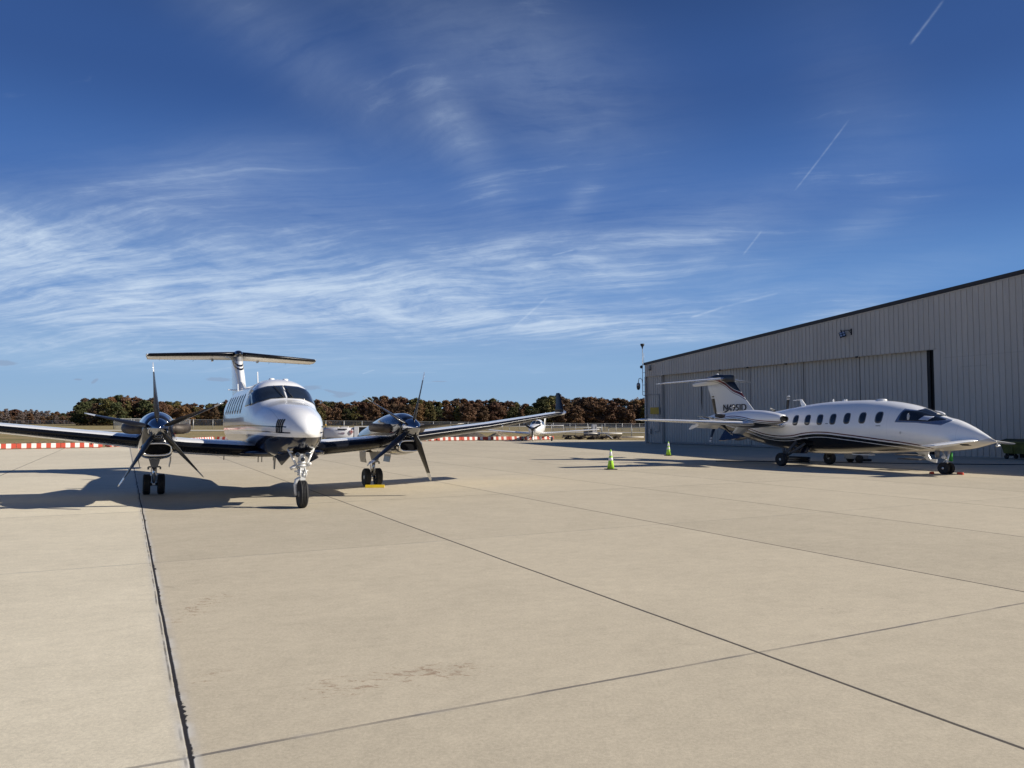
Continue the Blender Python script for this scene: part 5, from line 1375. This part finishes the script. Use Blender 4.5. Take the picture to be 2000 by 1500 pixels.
# chain-link fences
def link_mat():
    m, nt, b = new_mat('chain_link')
    oc = objcoord(nt)
    b.inputs['Base Color'].default_value = (.33, .34, .35, 1); b.inputs['Roughness'].default_value = .5; b.inputs['Metallic'].default_value = .4
    n = noise(nt, oc, .3, 3)
    setin(nt, b.inputs['Alpha'], n.ss(.3, .7, .17, .26))
    return m
LINK = link_mat()
POST = simple('fence_post_steel', (.42, .42, .41), .5, .3, 0, .1)
def fence(pts, step, label, r=.045, hmat=LINK):
    """pts: (x, y, zbase, ztop)"""
    root = empty('chain_link_fence', (pts[0][0], pts[0][1], 0)); tag(root, label, 'fence')
    ox, oy = pts[0][0], pts[0][1]
    mb = MB(); posts = []; rail = []
    for (a, b_) in zip(pts[:-1], pts[1:]):
        L = math.hypot(b_[0] - a[0], b_[1] - a[1]); n = max(1, round(L / step))
        for k in range(n):
            posts.append([a[i] + (b_[i] - a[i]) * k / n for i in range(4)])
    posts.append(list(pts[-1]))
    for p, q in zip(posts[:-1], posts[1:]):
        mb.add([(p[0] - ox, p[1] - oy, p[2] + .03), (q[0] - ox, q[1] - oy, q[2] + .03), (q[0] - ox, q[1] - oy, q[3]), (p[0] - ox, p[1] - oy, p[3])], [(0, 1, 2, 3)])
    mb.build('mesh_panel', hmat, root, False)
    mb = MB(); mb.tube([(p[0] - ox, p[1] - oy, p[3]) for p in posts], r * .7, 0, 6, False); mb.build('top_rail', POST, root)
    for k, p in enumerate(posts[:95]):
        mb = MB(); mb.tube([(p[0] - ox, p[1] - oy, p[2] - .1), (p[0] - ox, p[1] - oy, p[3] + .08)], r if k % 4 else r * 1.4, 0, 6); mb.build('post', POST, root)
fence([(-97, 185, .1, 2.65), (-60, 189, -.05, 2.35), (-20, 193, -.2, 1.95), (15, 197, -.4, 1.55), (70, 202, -.6, 1.35)], 4.6, 'long grey chain link fence across the whole middle distance in front of the trees', .07)
fence([(-97, 185, .1, 2.7), (-94, 196, .1, 2.75), (-87, 205, .1, 2.6)], 3.0, 'short dense fence return at the left end of the long chain link fence', .07)
fence([(-300, 420, .5, 3.0), (-170, 410, .5, 2.9), (-105, 405, .4, 2.9)], 7.0, 'far dark fence at the foot of the trees left of the left propeller', .07)
fence([(5.5, 106, -.1, 1.45), (13, 95, -.1, 1.4), (19, 84, -.08, 1.5)], 2.9, 'nearer chain link fence with steel posts beside the hangar corner', .035)
# pipe rails
def rail(pts, h, label, r=.05, posts=True):
    root = empty('pipe_rail', (pts[0][0], pts[0][1], 0)); tag(root, label, 'railing'); ox, oy = pts[0][:2]
    mb = MB(); mb.tube([(p[0] - ox, p[1] - oy, h) for p in pts], r, 0, 8); mb.build('rail', POST, root)
    for p in pts: mb = MB(); mb.tube([(p[0] - ox, p[1] - oy, terr(p[0], p[1])), (p[0] - ox, p[1] - oy, h)], r * .7, 0, 6); mb.build('post', POST, root)
rail([(3.2, 128), (9, 128), (15, 127.5)], .92, 'pale horizontal pipe rail behind the light plane right wing', .07)
rail([(12.2, 96), (15, 95), (17.5, 94)], 1.12, 'pale pipe rail closest to the hangar corner', .05)
rail([(-6, 152), (-0.5, 152), (5, 152)], 1.0, 'white pipe gate between the soil heap and the light plane', .06)
# generator box on the grass
gb = empty('generator_box', (10.9, 105, terr(10.9, 105)), 0.1)
tag(gb, 'white and dark equipment box on a small trailer beyond the light plane wing tip', 'generator')
mb = MB(); mb.box(.15, .75, -.4, .4, .50, 1.55); mb.build('cabinet', WP2, gb, bevel=.02)
mb = MB(); mb.box(.58, .68, -.41, -.402, .7, 1.3); mb.build('door_seam', GREYPAINT, gb)
mb = MB(); mb.box(-.95, .15, -.4, .4, .35, 1.0); mb.box(-.95, 1.2, -.4, .4, .08, .32); mb.build('engine_housing', SEAL, gb)
mb = MB(); mb.box(.75, 1.2, -.3, .3, .32, .5); mb.tube([(1.2, 0, .15), (1.5, 0, .45)], .04, 0, 6); mb.build('tow_bar', GALV, gb)
# rack of beams and pipes by the apron edge
RUST = simple('rusty_beam', (.035, .025, .022), .8, 0, 0, .3, 4)
for k in range(5):
    rk = MB(); rr = random.Random(40 + k)
    for q in range(9):
        Mq = Matrix.Translation((rr.uniform(-.45, .45), rr.uniform(-.3, .3), rr.uniform(.05, .36))) @ Matrix.Rotation(rr.uniform(-.5, .5), 4, 'Z') @ Matrix.Rotation(rr.uniform(-.25, .25), 4, 'Y')
        w_ = rr.uniform(.15, .5); rk.box(-w_, w_, -.05, .05, -.05, rr.uniform(.02, .09), 0, Mq)
    rk.box(-.62, .62, -.45, -.33, .40 + .03 * (k % 2), .47)
    rk.tube([(-.2, -.3, .15), (.1, -.25, .36)], .07, 0, 6); rk.tube([(.35, -.45, .12), (.1, -.5, .3)], .06, 0, 6)
    o = rk.build('scrap_pallet', RUST); o.location = (6.0 + 1.22 * k, 80.5 - .05 * k, terr(6, 80)); o.rotation_euler = (0, 0, .08 * (-1) ** k)
    tag(o, 'dark pallet of scrap beams by the grass edge, %s from the left of five' % ['first', 'second', 'third', 'fourth', 'fifth'][k], 'scrap pallet', 'pallets of scrap beams by the grass edge')
for k, (x0, x1, z0, z1, t) in enumerate(((7.6, 9.0, .60, .58, 'left'), (9.1, 11.6, .60, .57, 'long right'))):
    mb = MB(); mb.tube([(x0, 80.1, z0), (x1, 80.05, z1)], .06, 0, 8); tag(mb.build('plastic_pipe', OWHT), 'white plastic pipe lying on the scrap pallets, the %s one' % t, 'pipe')
mb = MB(); mb.tube([(9.9, 79.9, .5), (10.2, 79.5, .3), (10.5, 79.1, .04)], .04, 0, 8); tag(mb.build('plastic_pipe', OWHT), 'bent white pipe leaning from the pallets down to the ground', 'pipe')
mb = MB(); mb.tube([(12.1, 84, .10), (14.6, 84.2, .12)], .06, 0, 8); tag(mb.build('plastic_pipe', OWHT), 'white pipe lying alone on the dry ground near the hangar corner', 'pipe')

# ------------------------------------------------------------------ trees
def leaf_mat(name, c1, c2, c3):
    m, nt, b = new_mat(name)
    oi = nt.nodes.new('ShaderNodeObjectInfo'); oc = objcoord(nt)
    rnd = E(nt, oi.outputs['Random'])
    n = noise(nt, oc, 1.6, 4, .6); n2 = noise(nt, oc, .35, 3)
    c = mixc(nt, n.ss(.35, .65), c1, c2); c = mixc(nt, n2.ss(.5, .7) * .7, c, c3)
    hs = nt.nodes.new('ShaderNodeHueSaturation'); nt.links.new(c, hs.inputs['Color'])
    setin(nt, hs.inputs['Value'], rnd * .5 + .74); setin(nt, hs.inputs['Hue'], rnd * .02 + .49)
    nt.links.new(hs.outputs[0], b.inputs['Base Color']); b.inputs['Roughness'].default_value = .8; b.inputs['Specular IOR Level'].default_value = .15
    return m
LEAFS = 1.0
LEAF = {
    'rust-red': leaf_mat('leaves_rust_red', (.118, .062, .040), (.150, .086, .052), (.115, .078, .045)),
    'orange-brown': leaf_mat('leaves_orange_brown', (.155, .082, .040), (.19, .108, .050), (.125, .075, .038)),
    'olive green': leaf_mat('leaves_olive', (.092, .088, .030), (.135, .110, .045), (.14, .090, .04)),
    'dark green': leaf_mat('leaves_dark_green', (.050, .060, .026), (.075, .080, .034), (.09, .07, .03)),
    'brown': leaf_mat('leaves_brown', (.10, .062, .038), (.14, .09, .052), (.09, .05, .03)),
    'grey-mauve half-bare': leaf_mat('twigs_grey', (.145, .115, .105), (.19, .155, .14), (.14, .08, .06)),
}
BARK = simple('bark', (.10, .075, .055), .9, 0, 0, .3, 6)
def crown_mesh(seed, H, W, kind, nleaf=3400):
    rnd = random.Random(seed); v = []; f = []
    base = H * .03
    lobes = []
    nl = 54
    for i in range(nl):
        t = rnd.random() ** .8; z = base + (H - base) * (.08 + .86 * t)
        prof = {'round': math.sin(PI * min(1, .14 + .86 * t) ** .85) ** .55, 'tall': (1 - t) ** .45 * (.5 + .5 * min(1, t * 5)), 'oval': math.sin(PI * min(1, .12 + .84 * t)) ** .6}[kind]
        a = rnd.uniform(0, 2 * PI); rr = W * .5 * prof * rnd.uniform(.30, .92)
        r = W * rnd.uniform(.11, .20) * (1.0 - .3 * t)
        lobes.append((rr * math.cos(a), rr * math.sin(a), z, r))
    # a few top spikes make the outline uneven
    for i in range(5):
        a = rnd.uniform(0, 2 * PI); q = rnd.uniform(0, W * .24)
        lobes.append((q * math.cos(a), q * math.sin(a), H * rnd.uniform(.86, 1.0), W * rnd.uniform(.06, .12)))
    wts = [l[3] ** 2 for l in lobes]
    for i in range(nleaf):
        l = rnd.choices(lobes, wts)[0]
        d = Vector((rnd.gauss(0, 1), rnd.gauss(0, 1), rnd.gauss(0, 1))).normalized()
        p = Vector(l[:3]) + Vector((d.x, d.y, d.z * .85)) * l[3] * rnd.uniform(.55, 1.2)
        if p.z < base * .6: continue
        s = rnd.uniform(.20, .42)
        n = (d + Vector((rnd.gauss(0, .6), rnd.gauss(0, .6), rnd.gauss(0, .6)))).normalized()
        a = n.cross(Vector((0, 0, 1)));  a = a.normalized() if a.length > .1 else Vector((1, 0, 0)); b_ = n.cross(a)
        th = rnd.uniform(0, PI); u = (a * math.cos(th) + b_ * math.sin(th)) * s; w = (b_ * math.cos(th) - a * math.sin(th)) * s * .7
        o = len(v); v += [tuple(p - u), tuple(p + w), tuple(p + u), tuple(p - w)]; f.append((o, o + 1, o + 2, o + 3))
    me = bpy.data.meshes.new('crown'); me.from_pydata(v, [], f); return me
def trunk_mesh(seed, H, r=.22):
    rnd = random.Random(seed); mb = MB()
    top = Vector((rnd.uniform(-.4, .4), rnd.uniform(-.4, .4), H * .75))
    mb.tube([(0, 0, -.4), (0, 0, H * .12), tuple(top * .5), tuple(top)], [r * 1.3, r, r * .65, r * .2], 0, 7)
    for i in range(9):
        z = H * rnd.uniform(.18, .65); a = rnd.uniform(0, 2 * PI); L = H * rnd.uniform(.16, .30)
        p = top * (z / top.z); e = p + Vector((math.cos(a) * L * .8, math.sin(a) * L * .8, L * .7))
        mb.tube([tuple(p), tuple((p + e) / 2 + Vector((0, 0, -.1))), tuple(e)], [r * .4, r * .25, r * .06], 0, 5)
    me = bpy.data.meshes.new('trunk'); me.from_pydata(mb.v, [], mb.f); me.materials.append(BARK); return me
SHAPES = [(14, 8.5, 'round'), (14, 7, 'oval'), (14, 6.2, 'tall'), (14, 9.5, 'round'), (14, 7.6, 'oval')]
CROWN = {}
for ci, cn_ in enumerate(LEAF):
    for si, (H, W, k) in enumerate(SHAPES):
        if (si + ci) % 2 and cn_ not in ('rust-red', 'brown', 'olive green'): continue
        me = crown_mesh(100 + si * 7 + ci, H, W, k, 3200 if 'bare' in cn_ else 4800); me.materials.append(LEAF[cn_]); CROWN.setdefault(cn_, []).append(me)
TRUNK = [trunk_mesh(i, 14) for i in range(4)]
rt = random.Random(11)
trees = []
def add_tree(px_, D, h, col, name='autumn_tree', wide=1.0):
    """px_: bearing in photo pixels, D distance in m, h height in m"""
    x = (px_ - 1000) / FPX * D
    t = empty(name, (x, D, terr(x, D)), rt.uniform(0, 6.28))
    c = bpy.data.objects.new('crown', rt.choice(CROWN[col])); COL.objects.link(c); c.parent = t
    k = bpy.data.objects.new('trunk', rt.choice(TRUNK)); COL.objects.link(k); k.parent = t
    s = h / 14; c.scale = (s * wide, s * wide, s); k.scale = (s, s, s)
    trees.append((px_, D, t, col))
def zone_h(px_):
    pts = [(-40, 800), (40, 799), (90, 802), (130, 804), (150, 800), (152, 786), (170, 777), (230, 771), (280, 776), (330, 782), (400, 788), (440, 780), (560, 778), (640, 781), (680, 785), (705, 779), (730, 776), (760, 773), (790, 777), (850, 781), (900, 779), (960, 780), (1000, 782), (1030, 788), (1045, 786), (1060, 771), (1090, 772), (1110, 778), (1140, 776), (1160, 772), (1185, 777), (1200, 778), (1230, 781), (1250, 776), (1290, 774)]
    return float(np.interp(px_, [p[0] for p in pts], [p[1] for p in pts]))
def zone_col(px_):
    if px_ < 150: return rt.choices(['grey-mauve half-bare', 'rust-red', 'brown', 'dark green'], [6, 3.2, 2, .8])[0]
    if px_ < 200: return rt.choices(['dark green', 'brown', 'olive green'], [5, 2, 2])[0]
    if px_ < 440: return rt.choices(['olive green', 'brown', 'rust-red', 'dark green', 'orange-brown'], [3.4, 2.5, 2, 1.4, 1])[0]
    if px_ < 1035: return rt.choices(['orange-brown', 'rust-red', 'olive green', 'brown', 'dark green'], [3, 3, 2.6, 2, .8])[0]
    if px_ < 1090: return rt.choices(['dark green', 'olive green'], [3, 1])[0]
    return rt.choices(['brown', 'rust-red', 'olive green', 'orange-brown'], [3, 2.6, 2, 1.2])[0]
# back row then front row
px_ = -60.0
while px_ < 1290:
    far = px_ < 150
    D = (560 if far else 385) + rt.uniform(-12, 14)
    x = (px_ - 1000) / FPX * D
    h = EYE - terr(x, D) + (826 - zone_h(px_) + rt.uniform(-3.5, 1.0)) / FPX * D
    add_tree(px_, D, h, zone_col(px_), wide=1.3)
    px_ += rt.uniform(13, 19) * (0.66 if far else 1.0)
px_ = -50.0
while px_ < 1290:
    far = px_ < 150
    D = (535 if far else 352) + rt.uniform(-10, 10)
    x = (px_ - 1000) / FPX * D
    h = EYE - terr(x, D) + (826 - zone_h(px_) - rt.uniform(4, 15)) / FPX * D
    add_tree(px_, D, h, zone_col(px_), wide=1.35)
    px_ += rt.uniform(14, 22) * (0.66 if far else 1.0)
marks = [(-100, 'the left frame edge'), (150, 'the left propeller'), (308, 'the left propeller hub'), (470, 'the fuselage'), (626, 'the right engine'), (808, 'the right propeller'), (1041, 'the light plane propeller'), (1100, 'the black winglet'), (1262, 'the hangar corner'), (1400, 'x')]
ORD = ['first', 'second', 'third', 'fourth', 'fifth', 'sixth', 'seventh', 'eighth', 'ninth', 'tenth', 'eleventh', 'twelfth', 'thirteenth', 'fourteenth', 'fifteenth', 'sixteenth', 'seventeenth', 'eighteenth', 'nineteenth', 'twentieth']
names = ['left of the left propeller', 'above the left engine', 'between left engine and fuselage', 'behind the fuselage', 'between fuselage and right propeller', 'between right propeller and light plane', 'above the light plane', 'between winglet and hangar', 'behind the hangar corner']
cnt = {}
for (p, D, t, col) in sorted(trees, key=lambda q: q[0]):
    zi = max(i for i in range(len(names)) if p >= marks[i][0])
    row = 'back' if D > (548 if p < 150 else 370) else 'front'
    key = (zi, row, col); cnt[key] = cnt.get(key, 0) + 1
    tag(t, '%s-row %s tree, %s of its colour %s' % (row, col, ORD[cnt[key] - 1], names[zi]), 'tree', 'autumn trees along the far side of the airfield')
# undergrowth and wood behind, closing the gaps under the crowns
def brush(name, spans, label, n, mat, zlo, zhi, s0, s1, seed):
    rnd = random.Random(seed); v = []; f = []
    for i in range(n):
        a, b_, D0, D1 = rnd.choices(spans, [q[1] - q[0] for q in spans])[0]
        p_ = rnd.uniform(a, b_); D = rnd.uniform(D0, D1); x = (p_ - 1000) / FPX * D
        p = Vector((x, D, terr(x, D) + rnd.uniform(zlo, zhi) ))
        nrm = Vector((rnd.gauss(0, 1), rnd.gauss(-.5, 1), rnd.gauss(0, 1))).normalized()
        aa = nrm.cross(Vector((0, 0, 1))).normalized(); bb = nrm.cross(aa); s = rnd.uniform(s0, s1)
        o = len(v); v += [tuple(p - aa * s), tuple(p + bb * s * .8), tuple(p + aa * s), tuple(p - bb * s * .8)]; f.append((o, o + 1, o + 2, o + 3))
    me = bpy.data.meshes.new(name); me.from_pydata(v, [], f); me.materials.append(mat)
    o = bpy.data.objects.new(name, me); COL.objects.link(o); tag(o, label, 'woodland', kind='stuff'); return o
UND = leaf_mat('undergrowth', (.055, .040, .022), (.09, .06, .032), (.05, .045, .02))
brush('undergrowth', [(-80, 150, 545, 590), (150, 1320, 362, 410)], 'dark undergrowth and trunks massed beneath the treeline', 46000, UND, 0, 5.5, .35, .8, 5)

# ------------------------------------------------------------------ loose pieces of a part become objects of their own
def split_loose(o):
    me = o.data; n = len(me.vertices); par = list(range(n))
    def fd(a):
        while par[a] != a: par[a] = par[par[a]]; a = par[a]
        return a
    for e in me.edges:
        a, b_ = fd(e.vertices[0]), fd(e.vertices[1])
        if a != b_: par[a] = b_
    groups = {}
    for p in me.polygons: groups.setdefault(fd(p.vertices[0]), []).append(p)
    if len(groups) < 2: return
    for gi, polys in enumerate(groups.values()):
        idx = {}; vs = []; fs = []; mi = []; sm = []
        for p in polys:
            f = []
            for v in p.vertices:
                if v not in idx: idx[v] = len(vs); vs.append(tuple(me.vertices[v].co))
                f.append(idx[v])
            fs.append(f); mi.append(p.material_index); sm.append(p.use_smooth)
        m2 = bpy.data.meshes.new(me.name); m2.from_pydata(vs, [], fs)
        for m in me.materials: m2.materials.append(m)
        m2.polygons.foreach_set('material_index', mi); m2.polygons.foreach_set('use_smooth', sm)
        if gi == 0: first = m2; continue
        c = o.copy(); c.data = m2; COL.objects.link(c)
    o.data = first
for o in list(COL.objects):
    if o.type == 'MESH' and o.name.split('.')[0] in {'door_seam', 'corner_trim', 'door_post', 'track_bracket', 'conduit', 'clamp', 'fork_pocket', 'drain_mast', 'antenna', 'static_wick', 'flap_fairing', 'harness', 'hatch', 'lettering', 'louvre', 'black_marking', 'door_track', 'door_jamb', 'tow_bar'}:
        split_loose(o)
